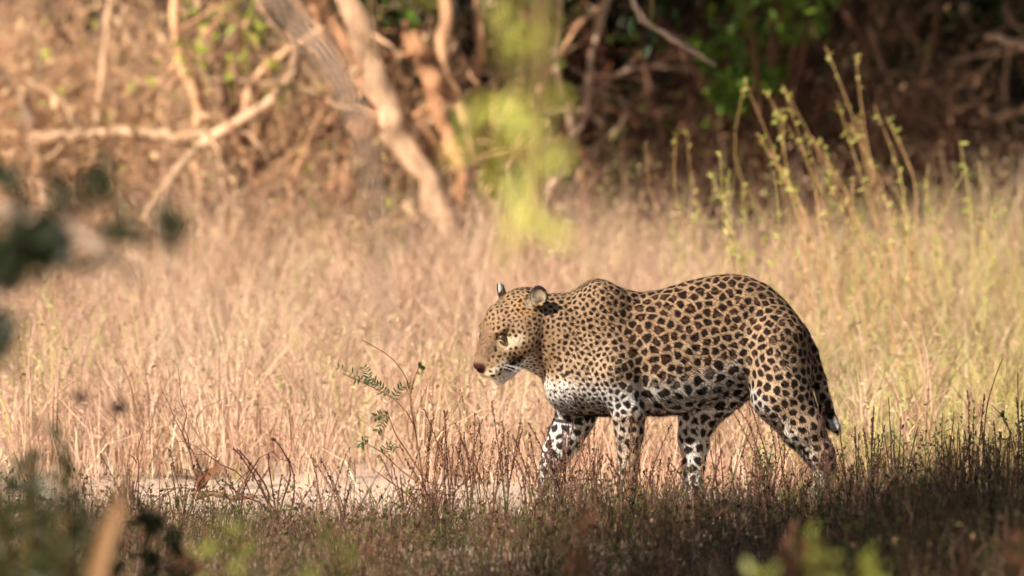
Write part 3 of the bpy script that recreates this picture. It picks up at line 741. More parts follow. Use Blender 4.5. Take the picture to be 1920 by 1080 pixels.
def surface_net(fn, lo, hi, vs, B=8):
    n = [int(math.ceil((hi[i] - lo[i]) / vs / B)) * B for i in range(3)]
    G = np.empty([k + 1 for k in n], np.float32)
    nb = [k // B for k in n]
    bi = np.stack(np.meshgrid(*[np.arange(k) for k in nb], indexing='ij'), -1).reshape(-1, 3)
    ctr = lo + (bi * B + B / 2) * vs
    dc = fn(ctr)
    G[:] = 1
    keep = np.abs(dc) < B * vs * 1.2
    for b in bi[dc < 0]: G[b[0]*B:(b[0]+1)*B+1, b[1]*B:(b[1]+1)*B+1, b[2]*B:(b[2]+1)*B+1] = -1
    kb = bi[keep]
    l = np.arange(B + 1); loc = np.stack(np.meshgrid(l, l, l, indexing='ij'), -1).reshape(-1, 3)
    for s0 in range(0, len(kb), 400):
        ch = kb[s0:s0 + 400]
        idx = ch[:, None, :] * B + loc[None]
        val = fn((lo + idx.reshape(-1, 3) * vs))
        I = idx.reshape(-1, 3); G[I[:, 0], I[:, 1], I[:, 2]] = val
    ins = G < 0
    c = np.zeros([k for k in n], np.int8)
    for a in (0, 1):
        for b in (0, 1):
            for e in (0, 1):
                c += ins[a:n[0]+a, b:n[1]+b, e:n[2]+e]
    act = (c > 0) & (c < 8)
    cell = np.argwhere(act); vid = np.full(act.shape, -1, np.int32); vid[act] = np.arange(len(cell))
    acc = np.zeros((len(cell), 3)); cnt = np.zeros(len(cell))
    cor = [(a, b, e) for a in (0, 1) for b in (0, 1) for e in (0, 1)]
    val = {k: G[cell[:, 0] + k[0], cell[:, 1] + k[1], cell[:, 2] + k[2]] for k in cor}
    for k in cor:
        for ax in range(3):
            if k[ax] == 0:
                k2 = list(k); k2[ax] = 1; k2 = tuple(k2)
                a, b = val[k], val[k2]; m = (a < 0) != (b < 0)
                t = np.where(m, a / np.where(m, a - b, 1), 0)
                pt = np.tile(np.array(k, float), (len(cell), 1)); pt[:, ax] = t
                acc[m] += pt[m]; cnt[m] += 1
    V = lo + (cell + acc / cnt[:, None]) * vs
    Q = []
    for ax in range(3):
        o1, o2 = [(1, 2), (2, 0), (0, 1)][ax]
        sl = [slice(None)] * 3; sh = [slice(None)] * 3
        sl[ax] = slice(0, -1); sh[ax] = slice(1, None)
        a = ins[tuple(sl)]; b = ins[tuple(sh)]
        E = np.argwhere(a != b)
        E = E[(E[:, o1] > 0) & (E[:, o2] > 0) & (E[:, o1] < n[o1]) & (E[:, o2] < n[o2])]
        fl = a[E[:, 0], E[:, 1], E[:, 2]]
        def gv(d1, d2):
            I = E.copy(); I[:, o1] -= d1; I[:, o2] -= d2
            return vid[I[:, 0], I[:, 1], I[:, 2]]
        q = np.stack([gv(1, 1), gv(0, 1), gv(0, 0), gv(1, 0)], 1)
        q[~fl] = q[~fl][:, ::-1]
        Q.append(q)
    return V, np.concatenate(Q)

LV, LQ = surface_net(leopard_sdf, np.array([880.0, -125, -3]), np.array([1590.0, 125, 465]), 2.0)
_e = np.concatenate([LQ[:, [0, 1]], LQ[:, [1, 2]], LQ[:, [2, 3]], LQ[:, [3, 0]]])
def nbr_mean(A):
    o = np.zeros_like(A); n = np.zeros(len(A))
    for a, b in ((0, 1), (1, 0)):
        for k in range(A.shape[1]): o[:, k] += np.bincount(_e[:, a], A[_e[:, b], k], len(A))
        n += np.bincount(_e[:, a], minlength=len(A))
    return o / n[:, None]
for _ in range(1): LV = LV * 0.5 + nbr_mean(LV) * 0.5
_fn = np.cross(LV[LQ[:, 2]] - LV[LQ[:, 0]], LV[LQ[:, 3]] - LV[LQ[:, 1]])
LN = np.zeros_like(LV)
for k in range(4):
    for a in range(3): LN[:, a] += np.bincount(LQ[:, k], _fn[:, a], len(LV))
LN /= np.linalg.norm(LN, axis=1)[:, None] + 1e-9

# ---- coat: base colours
X, Yd, ROW = LV[:, 0], LV[:, 1], GZ - LV[:, 2]
HQ = to_head(LV)
inhead = sst(-30, -12, HQ[:, 0] + 0.35 * HQ[:, 1]) * sst(66, 58, np.abs(HQ[:, 2])) * sst(735, 725, ROW) * sst(1050, 1036, X)
_ed = np.linalg.norm(np.stack([HQ[:, 0], HQ[:, 1], np.abs(HQ[:, 2])], 1) - np.array([-27, 28, 48.0]), axis=1)
inhead = np.where((_ed < 19) & (HQ[:, 1] > 18), 1.0, inhead)
TAN = s2l(150, 123, 97); PALE = s2l(178, 152, 126); WHITE = s2l(220, 216, 212); OCH = s2l(178, 122, 66)
back = np.interp(X, TS[:, 0], TS[:, 1]); belly = np.interp(X, TS[:, 0], TS[:, 2])
tt = (ROW - back) / np.maximum(belly - back, 40)
col = TAN + (PALE - TAN) * sst(0.25, 0.75, tt)[:, None]
low = sst(0.66, 0.86, tt)
low = np.maximum(low, sst(0.1, 0.75, -LN[:, 2]) * sst(640, 720, ROW) * sst(1420, 1380, X))
low = np.maximum(low, sst(1100, 1045, X - (ROW - 700) * 0.4) * sst(700, 722, ROW))          # chest front
far_in = (Yd > 8) & (ROW > 735)
low = np.maximum(low, np.where(far_in, 0.95, 0))                                              # inner sides of the far legs
near_leg = (Yd < 0) & (ROW > 770)
low = np.where(near_leg, np.maximum(low * 0.0 + 0.45 * sst(0, 0.8, -LN[:, 0]), 0.15), low)
low = np.where((X > 1390) & (Yd < 0), np.maximum(0.75 * sst(26, 4, (X - 1393) - (ROW - 721) * 0.92) * sst(700, 730, ROW), 0.12 * sst(760, 860, ROW)), low)
low = np.where(Yd > 20, np.maximum(low, sst(0.0, 0.7, -LN[:, 1]) * sst(740, 770, ROW)), low)
for _ in range(18): low = nbr_mean(low[:, None])[:, 0]
low *= (1 - inhead)
col += (WHITE - col) * (low * .9)[:, None]
# ---- head base colours
hf, hu, hl = HQ.T; ahl = np.abs(hl)
def hmix(c, m):
    global col
    col = col + (c - col) * (np.clip(m, 0, 1) * inhead)[:, None]
hmix(s2l(150, 122, 94), np.ones(len(LV)))
hmix(s2l(108, 84, 68), 0.8 * sst(23, 4, ahl) * sst(28, 64, hf) * sst(-18, -2, hu))                   # brown nose bridge
hmix(s2l(206, 186, 156), 0.9 * sst(14, 22, ahl) * sst(60, 44, hf) * sst(18, 36, hf) * sst(-14, -4, hu) * sst(10, 2, hu))   # pale under the eye
hmix(s2l(214, 198, 172), sst(56, 66, hf) * sst(-10, -20, hu))                                   # whisker pads
hmix(s2l(232, 226, 216), sst(-28, -36, hu) * sst(20, 40, hf))                                   # chin
hmix(s2l(166, 124, 76), 0.5 * sst(24, 8, np.linalg.norm(HQ - np.array([-6, 30, 36]), axis=1)))       # ochre before the ear
DARKC = s2l(34, 22, 18)
hmix(s2l(56, 34, 30), sst(12, 8, np.linalg.norm((HQ - np.array([92, -7, 0])) * np.array([1, 1, .75]), axis=1)))   # nose leather
HS = HQ.copy(); HS[:, 2] = ahl
hmix(DARKC, sst(4.4, 2.4, seg_d((88, -33, 0), (40, -30, 29), HS)))                               # mouth line
hmix(s2l(70, 58, 50), 0.8 * sst(7, 3, seg_d((62, -37, 20), (44, -34, 28), HS)))                  # dark lip corner
hmix(DARKC, 0.95 * sst(3.1, 1.6, np.minimum(seg_d((59, 11, 19), (42, 14, 29), HS), seg_d((59, 7, 19), (46, 8, 27), HS))))                           # eye rim
hmix(DARKC, 0.9 * sst(2.8, 1.2, seg_d((59, 7, 18), (66, -2, 14), HS)))                           # tear line
hmix(DARKC, 0.8 * sst(1.8, 0.8, seg_d((42, 15, 30), (30, 14, 36), HS)))                          # upper lid line
# ---- ears
EO = np.array([-27, 28, 48.0]); EN = np.array([0.62, 0.25, 0.62]); EN /= np.linalg.norm(EN)
ed = np.linalg.norm(HS - EO, axis=1); isear = (ed < 23) & (HS[:, 1] > 20)
nh = LN @ HR; nh[:, 2] *= np.sign(hl); front = nh @ EN
hmix(s2l(150, 134, 112), isear * (front > 0.15)); hmix(s2l(46, 34, 30), isear * sst(9.5, 12.5, ed) * sst(25, 33, HS[:, 1]))
hmix(DARKC, isear * (front <= 0.15) * (1 - sst(16, 9, np.abs(HS[:, 1] - 40))))
hmix(s2l(176, 172, 166), isear * (front <= 0.15) * sst(6, 3, np.abs(HS[:, 1] - 40)))
hmix(DARKC, 0.8 * isear * (front > 0.15) * sst(13, 6, np.linalg.norm(HS - (EO + np.array([2, -12, -2])), axis=1)))

# ---- spots: packed cells over the skin, smaller on head and shoulders
sh = sst(1190, 1125, X)
sp = 17.0 * (1 - sh) + 10.0 * sh
sp = np.where(X > 1370, 16.0, sp)
sp = np.where((tt > 0.74) & (X > 1190) & (X < 1400), 23.0, sp)
sp = np.where(ROW > 770, 17.5, sp); sp = np.where((ROW > 770) & (Yd > 0), 19.0, sp)
sp = np.where(ROW > 890, 14.0, sp)
sp = np.where(inhead > 0.5, 8.6, sp)
gap = 2.15 * (1 - sh) + 2.05 * sh
gap = gap + 2.6 * sst(0.70, 0.88, tt) * sst(1180, 1230, X) * (X < 1400)
gap = np.where(ROW > 770, 3.6, gap); gap = np.where((X < 1085) & (ROW > 690) & (ROW < 770), 3.1, gap)
gap = np.where(inhead > 0.5, 2.3, gap)
ros = (1 - sh) * sst(0.80, 0.66, tt) * sst(1500, 1430, X)
ros = np.where(X > 1395, ros * sst(760, 690, ROW), ros) * (1 - inhead)
for _ in range(10):
    sp, gap, ros = nbr_mean(np.stack([sp, gap, ros], 1)).T
kd = kdtree.KDTree(len(LV))
for i, v in enumerate(LV): kd.insert(v, i)
kd.balance()
alive = np.ones(len(LV), bool); centres = []
for i in rng.permutation(len(LV)):
    if not alive[i]: continue
    centres.append(i)
    alive[[k for _, k, _ in kd.find_range(LV[i], sp[i] * 0.93)]] = False
kc = kdtree.KDTree(len(centres))
for j, i in enumerate(centres): kc.insert(LV[i], j)
kc.balance()
def wob(P, sc, seed):                       # smooth wobble noise
    r = np.random.default_rng(seed); o = np.zeros(len(P))
    for _ in range(7):
        k = r.normal(0, 1, 3); k *= r.uniform(0.6, 1.5) / sc / np.linalg.norm(k)
        o += np.sin(P @ k * 6.283 + r.uniform(0, 6.28))
    return o / 2.6
W = np.stack([wob(LV, 22, 1), wob(LV, 22, 2), wob(LV, 22, 3)], 1) * (sp * 0.10)[:, None]
PV = LV + W
near2 = [kc.find_n(p, 2) for p in PV]
c1 = np.array([a[0][1] for a in near2]); d1 = np.array([a[0][2] for a in near2]); d2 = np.array([a[1][2] for a in near2])
c2 = np.array([a[1][1] for a in near2])
CC = LV[np.array(centres)]
dcc = np.linalg.norm(CC[c1] - CC[c2], axis=1) + 1e-6
edge = (d2 ** 2 - d1 ** 2) / (2 * dcc)                 # distance to the border of the cell
crand = rng.uniform(0, 1, (len(centres), 3))
g = gap * (0.75 + 0.6 * crand[c1, 0]) + 0.8 * wob(LV, 9, 5)
soft = 1.0
dark = sst(-soft, soft, edge - g)
hole = np.where(crand[c1, 1] < 0.6, 1, 0) * ros
rim = g + 3.9 + 1.6 * crand[c1, 2] + 0.9 * wob(LV, 8, 6)
inn = sst(-soft, soft, edge - rim) * hole
brk = sst(0.5, 0.9, wob(LV, 15, 7)) * hole            # gaps in the rings
alive = np.ones(len(LV), bool); fine = []
for i in rng.permutation(len(LV)):
    if not alive[i]: continue
    fine.append(i); alive[[k for _, k, _ in kd.find_range(LV[i], 7.4)]] = False
kf = kdtree.KDTree(len(fine))
for j, i in enumerate(fine): kf.insert(LV[i], j)
kf.balance()
fe = np.full(len(LV), 9.0); on = np.where(hole > 0.05)[0]; FC = LV[np.array(fine)]
for i in on:
    a_, b_ = kf.find_n(PV[i], 2)
    fe[i] = (b_[2] ** 2 - a_[2] ** 2) / (2 * (a_[0] - b_[0]).length + 1e-6)
chip = sst(1.5, 0.6, fe) * hole * sst(-0.5, 0.3, wob(LV, 12, 9))      # cracks that break the rings into bars
dark = dark * (1 - inn) * (1 - 0.85 * brk) * (1 - 0.9 * chip)
inner = sst(0, 1, edge - g) * hole
sz = 0.44 * sp                                         # round off the corners of the cells
dark *= sst(1.12, 0.90, d1 / np.maximum(sz + 1.0, 1))
nose_plain = inhead * sst(17, 11, ahl) * sst(40, 50, hf)
chin_plain = inhead * ((hf > 60) & (hu < -30))
lid_plain = inhead * ((hf > 36) & (hf < 60) & (hu < 8) & (hu > -7) & (ahl > 12)) * 0.85
dark *= (1 - np.clip(nose_plain + chin_plain + lid_plain, 0, 1)) * (1 - isear)
# dark bars across the far fore leg and the throat
def bar(a, b, r, amt=1.0, side=None):
    global dark
    d = seg_d(a, b, np.stack([X, ROW], 1))
    m = sst(r * 1.2, r * 0.7, d) * amt
    if side is not None: m = m * side
    dark = np.maximum(dark, m)
fl = (Yd > 0) & (ROW > 700)
for a, b, r in (((1034, 788), (1062, 792), 3.6), ((1062, 792), (1090, 786), 4), ((1062, 742), (1078, 745), 3.5), ((1060, 757), (1076, 757), 3),
                ((1096, 775), (1110, 782), 6), ((1078, 768), (1092, 766), 4)):
    bar(a, b, r, 0.95, fl)
nkm = (Yd < 20) & (inhead < 0.4)
for a, b, r in (((1056, 702), (1066, 694), 3.6), ((1035, 684), (1046, 668), 4),
                ((1018, 690), (1026, 686), 4), ((1036, 690), (1050, 690), 4)):
    bar(a, b, r, 0.95, nkm)
col = col + (s2l(74, 52, 39) - col) * (inner * (1 - low))[:, None]
SPOT = s2l(25, 17, 15)
col = col + (SPOT - col) * (dark * 0.96)[:, None]
# black tail tip rings
tl = (X > 1536) & (ROW < 825) & (ROW > 700) & (Yd > -18)
tdark = tl * sst(0.2, 0.6, 0.5 + 0.5 * np.sin(ROW * 0.26 + 2.0)) * sst(735, 760, ROW)
tw = tl * sst(783, 790, ROW) * sst(806, 799, ROW) * sst(1551, 1556, X) * (Yd < 0)
col = col + (SPOT - col) * (tdark * 0.9)[:, None]
col = col + (s2l(196, 200, 204) - col) * (tw * 0.9)[:, None]

def leo_world(p): p = np.asarray(p, float); return np.stack([(p[..., 0] - 960) * S, p[..., 1] * S, p[..., 2] * S], -1)
fur_m = material('spotted_fur', rough=0.85, vary=0.16, nscale=260, bump=0.25, spec=0.06, stretch=(0.35, 1, 1))
LEO = tagged(empty('leopard', leo_world(A3(1280, 958, 0))), 'spotted leopard walking left through the dry grass with its head lowered', 'leopard')
_org = leo_world(A3(1280, 958, 0))
body = link('body', make_mesh('leopard_body', leo_world(LV) - _org, [LQ], col, fur_m, True), LEO)
# short coat: slivers of fur laid back along the body, lit like the skin below them
_ar = np.linalg.norm(_fn, axis=1); _ar /= _ar.sum()
NF = 190000
fi = rng.choice(len(LQ), NF, p=_ar); _w = rng.dirichlet((1, 1, 1, 1), NF)
fp = (LV[LQ[fi]] * _w[..., None]).sum(1); fn_ = (LN[LQ[fi]] * _w[..., None]).sum(1); fn_ /= np.linalg.norm(fn_, axis=1)[:, None]
fc = (col[LQ[fi]] * _w[..., None]).sum(1)
hq = to_head(fp); hd = (np.abs(hq[:, 2]) < 62) & (hq[:, 0] > -34) & (fp[:, 2] > 235)
flow = np.tile(np.array([0.9, 0.0, -0.45]), (NF, 1)); flow[GZ - fp[:, 2] > 770] = (0.15, 0, -1.0)
flow[hd] = -HF + 0.2 * HU
flow += rng.normal(0, 0.16, (NF, 3))
flow -= fn_ * (flow * fn_).sum(1)[:, None]; flow /= np.linalg.norm(flow, axis=1)[:, None] + 1e-6
ln = np.where(hd, 2.8, 4.4) * rng.uniform(0.6, 1.3, NF)
ln = np.where(~hd & (fn_[:, 2] < -0.5), ln * 1.9, ln)
ok = ~(hd & (hq[:, 0] > 84)) & (np.linalg.norm(hq * np.array([1, 1, 1]) - np.stack([np.full(NF, 50), np.full(NF, 11), np.sign(hq[:, 2]) * 24], 1), axis=1) > 12)
lift = rng.uniform(0.2, 0.8, NF)
side = np.cross(fn_, flow); hw = rng.uniform(0.18, 0.36, NF)[:, None]
tip = fp + (flow + fn_ * lift[:, None]) * ln[:, None]; b0 = fp - fn_ * 0.4
Vf = np.stack([b0 - side * hw, b0 + side * hw, tip], 1)[ok].reshape(-1, 3)
Cf = np.repeat(fc[ok] * rng.uniform(0.68, 1.36, ok.sum())[:, None], 3, axis=0)
mf = make_mesh('leopard_fur', leo_world(Vf) - _org, [np.arange(len(Vf)).reshape(-1, 3)], Cf, fur_m, True)
mf.normals_split_custom_set_from_vertices(np.repeat(fn_[ok], 3, axis=0).tolist())
tagged(link('fur', mf, LEO), kind='stuff')
print('leopard verts', len(LV), 'spots', len(centres))

# eyes
def ball(c, r, n=10):
    V = []; Q = []
    for i in range(n + 1):
        for j in range(2 * n):
            a = math.pi * i / n; b = math.pi * j / n
            V.append((c[0] + r * math.sin(a) * math.cos(b), c[1] + r * math.sin(a) * math.sin(b), c[2] + r * math.cos(a)))
    for i in range(n):
        for j in range(2 * n):
            Q.append((i * 2 * n + j, i * 2 * n + (j + 1) % (2 * n), (i + 1) * 2 * n + (j + 1) % (2 * n), (i + 1) * 2 * n + j))
    return np.array(V), np.array(Q)
eye_m = material('amber_eye', rough=0.12, vary=0.1, nscale=400, spec=0.6)
for sgn in (1, -1):
    c = from_head((47.4, 11.0, 23.6 * sgn)); r = 6.5 * HK
    V, Q = ball(c, r, 14)
    look = from_head((85, -3, 36 * sgn)) - c; look /= np.linalg.norm(look)
    dv = (V - c) / r @ look
    cc = np.where((dv > 0.93)[:, None], s2l(8, 6, 6), np.where((dv > 0.78)[:, None], s2l(206, 186, 120), s2l(60, 44, 34)))
    link('eye', make_mesh('eye', leo_world(V) - _org, [Q], cc, eye_m, True), LEO)
# whiskers
wm = material('white_whisker', rough=0.5, vary=0.05, spec=0.4)
for sgn in (1, -1):
    for k in range(3):
        a = from_head((74 - 4 * (k % 4), -19 - 3.2 * (k // 2), 22 * sgn))
        d = np.array([-0.15 - .12 * k, -0.28 - 0.13 * k, 1.0 * sgn]) @ np.diag([1, 1, 1.0])
        pts = [a + (HR @ (d * t * 46 + np.array([0, -10 * t * t, 0]))) for t in np.linspace(0, 1, 6)]
        m = MB(); m.tube(leo_world(np.array(pts)) - _org, np.linspace(0.0005, 0.0002, 6), s2l(225, 222, 215), 4)
        m.build('whisker', wm, LEO)
# ================================================================ single weeds
BEAD_V = np.array([(1, 0, 0), (-1, 0, 0), (0, 1, 0), (0, -1, 0), (0, 0, 1.4), (0, 0, -1.4)], float)
BEAD_T = np.array([(0, 2, 4), (2, 1, 4), (1, 3, 4), (3, 0, 4), (2, 0, 5), (1, 2, 5), (3, 1, 5), (0, 3, 5)])
def beads(mb, P, r, col):
    n = len(P); r = np.broadcast_to(r, (n,))
    V = P[:, None, :] + BEAD_V[None] * r[:, None, None]
    mb.add(V.reshape(-1, 3), np.repeat(np.broadcast_to(col, (n, 3)), 6, axis=0), None, (BEAD_T[None] + (np.arange(n) * 6)[:, None, None]).reshape(-1, 3))

def weed(name, label, base_px, Y, stems, col, cat='weed', group=None, w=3.0, bead=None, leaf=None, leafsz=.012, leafn=8, lrange=(.3, 1.0)):
    """stems: list of pixel polylines (from base to tip) at depth Y"""
    b = px(*base_px, Y); base = np.array([b.x, Y, 0.0])
    t = tagged(empty(name, base), label, cat, group)
    for pl in stems:
        pts = [px(x, y, Y + rng.normal(0, .012)) for x, y in pl]
        p0 = np.array(pts[0]);
        if pl[0] == base_px: pts[0] = Vector((b.x, Y, -.01))
        P = smooth_path(pts, 12) - base; q = pxr(Y) / 2
        m = MB(); m.tube(P, np.linspace(w, w * .45, 12) * q, np.asarray(col) * rng.uniform(.85, 1.15), 5)
        st = m.build('stem', twig_m, t)
        seg = np.linspace(0, 11, 120)
        Pd = np.stack([np.interp(seg, np.arange(12), P[:, i]) for i in range(3)], 1)
        if bead is not None:
            L = np.linalg.norm(np.diff(P, axis=0), axis=1).sum(); nb = max(6, int(L / .0085))
            k = (np.linspace(.35, 1.0, nb) * 119).astype(int)
            mbd = MB(); beads(mbd, Pd[k] + rng.normal(0, .0022, (nb, 3)), rng.uniform(.0016, .0032, nb), np.asarray(bead)); mbd.build('seed_spike', twig_m, st)
        if leaf is not None:
            k = (rng.uniform(*lrange, leafn) * 119).astype(int)
            ml = MB(); ml.leaves(Pd[k], rng.normal(0, .7, (leafn, 3)) + [0, 0, .5], rng.normal(0, .5, (leafn, 3)) + [0, -.4, .7], leafsz * rng.uniform(.7, 1.3, leafn), leafsz * .45 * rng.uniform(.7, 1.3, leafn),
                                 np.asarray(leaf)[rng.integers(0, len(leaf), leafn)]); ml.build('foliage', leaf_m, st)
    return t

DKP = s2l(78, 50, 46); DKB = s2l(92, 66, 54); TW = s2l(150, 112, 84)
GL = [s2l(84, 104, 56), s2l(70, 90, 50), s2l(104, 118, 60)]
# pinnate-leaved seedling in front of the leopard
t = weed('leafy_seedling', "spindly seedling with small green feathery leaves before the leopard's face", (795, 985), -.42,
     [[(795, 985), (792, 900), (782, 830), (770, 785), (738, 748), (690, 722), (642, 700)],
      [(780, 820), (770, 760), (766, 720), (735, 672), (678, 637)],
      [(790, 890), (765, 850), (742, 815), (728, 778)], [(792, 910), (750, 880), (718, 850), (688, 832)],
      [(795, 960), (760, 925), (720, 895), (697, 878)], [(768, 745), (776, 712), (785, 690)]], TW * .6, w=4.0)
base = np.array(t.location)
def pinnate(pts, Y, n, lsz, cols, parent):
    P = smooth_path([px(x, y, Y) for x, y in pts], n) - base; T = np.gradient(P, axis=0); T /= np.linalg.norm(T, axis=1)[:, None]
    m = MB(); m.tube(P, .0009, s2l(90, 84, 50), 4)
    for sg in (1, -1):
        D = np.cross(T, np.array([0, 1.0, .25])) * sg + T * .5 + rng.normal(0, .15, T.shape)
        m.leaves(P, D, np.tile([0, -.6, .8], (n, 1)) + rng.normal(0, .25, (n, 3)), lsz * rng.uniform(.8, 1.2, n), lsz * .42, np.array(cols)[rng.integers(0, len(cols), n)])
    m.build('leaf', leaf_m, parent)
for pts in ([(690, 722), (665, 702), (636, 690)], [(692, 720), (690, 700), (682, 688)], [(715, 738), (700, 712), (668, 712)], [(738, 748), (750, 728), (768, 722)],
            [(728, 740), (715, 728), (700, 718)], [(728, 778), (715, 778), (704, 782)], [(726, 780), (716, 795), (708, 808)], [(688, 832), (680, 828), (676, 838)], [(718, 850), (728, 836), (740, 842)], [(785, 690), (788, 688), (790, 686)]):
    pinnate(pts, -.42, 8, .020, [c * .75 for c in GL], t)

def spikes(cx, base_y, n, hgt, spread, lean=0.0):
    out = []
    for k in range(n):
        dx = rng.normal(0, spread); h = hgt * rng.uniform(.6, 1.1); b0 = cx + rng.normal(0, 6)
        out.append([(cx, base_y), (b0 + dx * .25 + lean * .2, base_y - h * .4), (b0 + dx * .65 + lean * .6, base_y - h * .75), (b0 + dx + lean, base_y - h)])
    return out
G1 = 'beaded dry weeds before the leopard'
WL = 'thin dry weed with beaded seed spikes in front of the leopard'
for cx, by, n, h, sp_ in ((800, 975, 7, 190, 30), (845, 980, 6, 210, 34), (880, 975, 6, 190, 34), (925, 975, 5, 150, 30), (950, 985, 6, 220, 30), (985, 980, 5, 170, 24), (905, 985, 5, 230, 40)):
    weed('seed_weed', WL, (cx, by), -.36 - .02 * rng.random(), spikes(cx, by, n, h, sp_), [DKB, TW, s2l(128, 92, 70)][rng.integers(0, 3)], group=G1, w=2.4, bead=s2l(104, 70, 54),
         leaf=GL if rng.random() < .6 else None, leafn=5, leafsz=.012)
weed('dark_weed', 'dark purplish twiggy weed with upright seed branches by the bare patch', (520, 1010), -.5,
     [[(520, 1010), (505, 950), (480, 900), (455, 860), (438, 840)], [(520, 1010), (490, 945), (455, 930), (420, 902)], [(505, 950), (500, 915), (470, 870), (445, 842)], [(520, 1010), (515, 945), (505, 880), (503, 850)],
      [(520, 1010), (530, 940), (545, 880), (520, 830), (508, 824)], [(520, 1010), (545, 960), (552, 900), (540, 860)], [(515, 960), (498, 930), (484, 900)], [(520, 970), (522, 930), (528, 890)]],
     DKP, w=4.0, bead=DKP)
weed('forked_twig', 'single leafless forked twig standing beside the bare patch', (260, 1000), -.5, [[(260, 1000), (259, 930), (260, 870), (256, 850), (268, 810)], [(256, 868), (250, 858), (242, 852)]], DKB, w=3.2)
weed('thin_weed', 'thin pale twigged weed at the edge of the bare patch', (590, 1000), -.4, [[(590, 1000), (600, 950), (612, 905), (636, 870)], [(590, 1000), (595, 930), (592, 870)], [(590, 1000), (570, 950), (560, 915)], [(600, 950), (625, 925), (640, 900)]], TW, w=2.6)
weed('stubby_weed', 'short dark weed beside the dry leaf', (345, 1010), -.5, spikes(345, 1010, 6, 130, 12), DKB, w=3.5, bead=DKP, leaf=GL, leafn=10)
weed('stubby_weed', 'short green sprigged weed near the dry leaf', (292, 1015), -.5, spikes(292, 1015, 6, 110, 14), s2l(70, 72, 48), w=3.5, leaf=GL, leafn=18, leafsz=.014)
weed('slanting_weed', 'weed with dark beaded stems slanting between the hind legs', (1445, 955), -.3,
     [[(1445, 955), (1425, 880), (1395, 810), (1364, 755)], [(1445, 955), (1430, 880), (1405, 800), (1380, 760)], [(1445, 955), (1440, 870), (1420, 800), (1405, 755)], [(1445, 955), (1455, 870), (1445, 800), (1432, 765)],
      [(1445, 955), (1470, 870), (1466, 800), (1455, 775)]], DKB, w=2.2, bead=DKP)
weed('tufted_weed', 'small green tufted weed between the hind legs', (1430, 965), -.28, spikes(1430, 965, 12, 140, 16), s2l(90, 92, 60), w=2.2, leaf=[s2l(84, 92, 60), s2l(100, 104, 70)], leafn=16, leafsz=.015, lrange=(.6, 1.0))
G2 = 'twiggy weeds under the leopard'
for cx, by, n, h in ((1060, 985, 6, 150), (1110, 985, 7, 170), (1170, 995, 8, 190), (1215, 990, 5, 120), (1330, 985, 7, 130), (1380, 985, 6, 120), (1250, 1000, 6, 110), (1500, 985, 7, 140), (1550, 985, 8, 160), (1020, 995, 7, 160)):
    weed('twiggy_weed', "low twiggy weed growing in front of the leopard's legs", (cx, by), -.42, spikes(cx, by, max(3, n - 3), h, 24), [DKB, TW, s2l(116, 80, 66)][rng.integers(0, 3)], group=G2, w=2.6,
         bead=s2l(96, 66, 54) if rng.random() < .6 else None, leaf=GL if rng.random() < .5 else None, leafn=6, leafsz=.013)
G5 = 'purple-brown twiggy weeds along the front of the clearing'
for k in range(62):
    cx = rng.uniform(-20, 1640); Yw = -.3 - 1.0 * rng.random(); by = 540 + FPX * math.tan(math.atan(CAM_H / (Yw - CAM_Y)) - PITCH)
    if cx < 720 and Yw > -.6: continue
    h = rng.uniform(60, 165) * (1.0 if cx > 960 else .85) + (-Yw - .3) * 45
    weed('twiggy_weed', 'purple-brown twiggy weed along the shaded front of the clearing', (cx, by), Yw, spikes(cx, by, int(rng.integers(3, 7)), h, 34), [DKP, DKB, s2l(124, 92, 76), s2l(98, 78, 70)][rng.integers(0, 4)], group=G5, w=2.6,
         bead=[DKP, s2l(110, 80, 66)][rng.integers(0, 2)] if rng.random() < .7 else None, leaf=GL if rng.random() < .45 else None, leafn=7, leafsz=.012)
G6 = 'tall loose stems in front of the legs'
for k in range(18):
    cx = rng.uniform(940, 1640); Yw = -.4 - .7 * rng.random(); by = 540 + FPX * math.tan(math.atan(CAM_H / (Yw - CAM_Y)) - PITCH)
    weed('loose_weed', "tall loose purple-brown stems rising before the leopard's legs", (cx, by), Yw, spikes(cx, by, int(rng.integers(2, 4)), rng.uniform(150, 250), 40), [DKP, DKB][k % 2], group=G6, w=2.6,
         bead=DKP if k % 3 else None, leaf=GL if k % 3 == 0 else None, leafn=8, leafsz=.013)
G3 = 'dark weeds right of the leopard'
for k in range(20):
    cx = rng.uniform(1590, 1930); by = rng.uniform(1000, 1040); h = rng.uniform(140, 240) + .12 * (cx - 1590)
    weed('dark_weed', 'dark branching weed in the shade beyond the leopard tail', (cx, by), -.6 - .3 * rng.random(), spikes(cx, by, 6, h, 16), [DKP, s2l(60, 56, 44), DKB][rng.integers(0, 3)], group=G3, w=3.2,
         bead=DKP if rng.random() < .7 else None, leaf=GL if rng.random() < .6 else None, leafn=9, leafsz=.014)
weed('tall_twig', 'tall bare bent twig rising above the dark weeds', (1846, 1020), -.7, [[(1846, 1020), (1842, 900), (1848, 780), (1862, 720), (1880, 672)]], DKB, w=4)
weed('tall_twig', 'straight bare twig with a dark leaf bunch above the dark weeds', (1908, 1020), -.8, [[(1908, 1020), (1910, 860), (1908, 700)], [(1909, 900), (1890, 800), (1860, 760)]], DKB, w=4, leaf=[s2l(44, 52, 36)], leafn=22, leafsz=.022, lrange=(.45, .7))
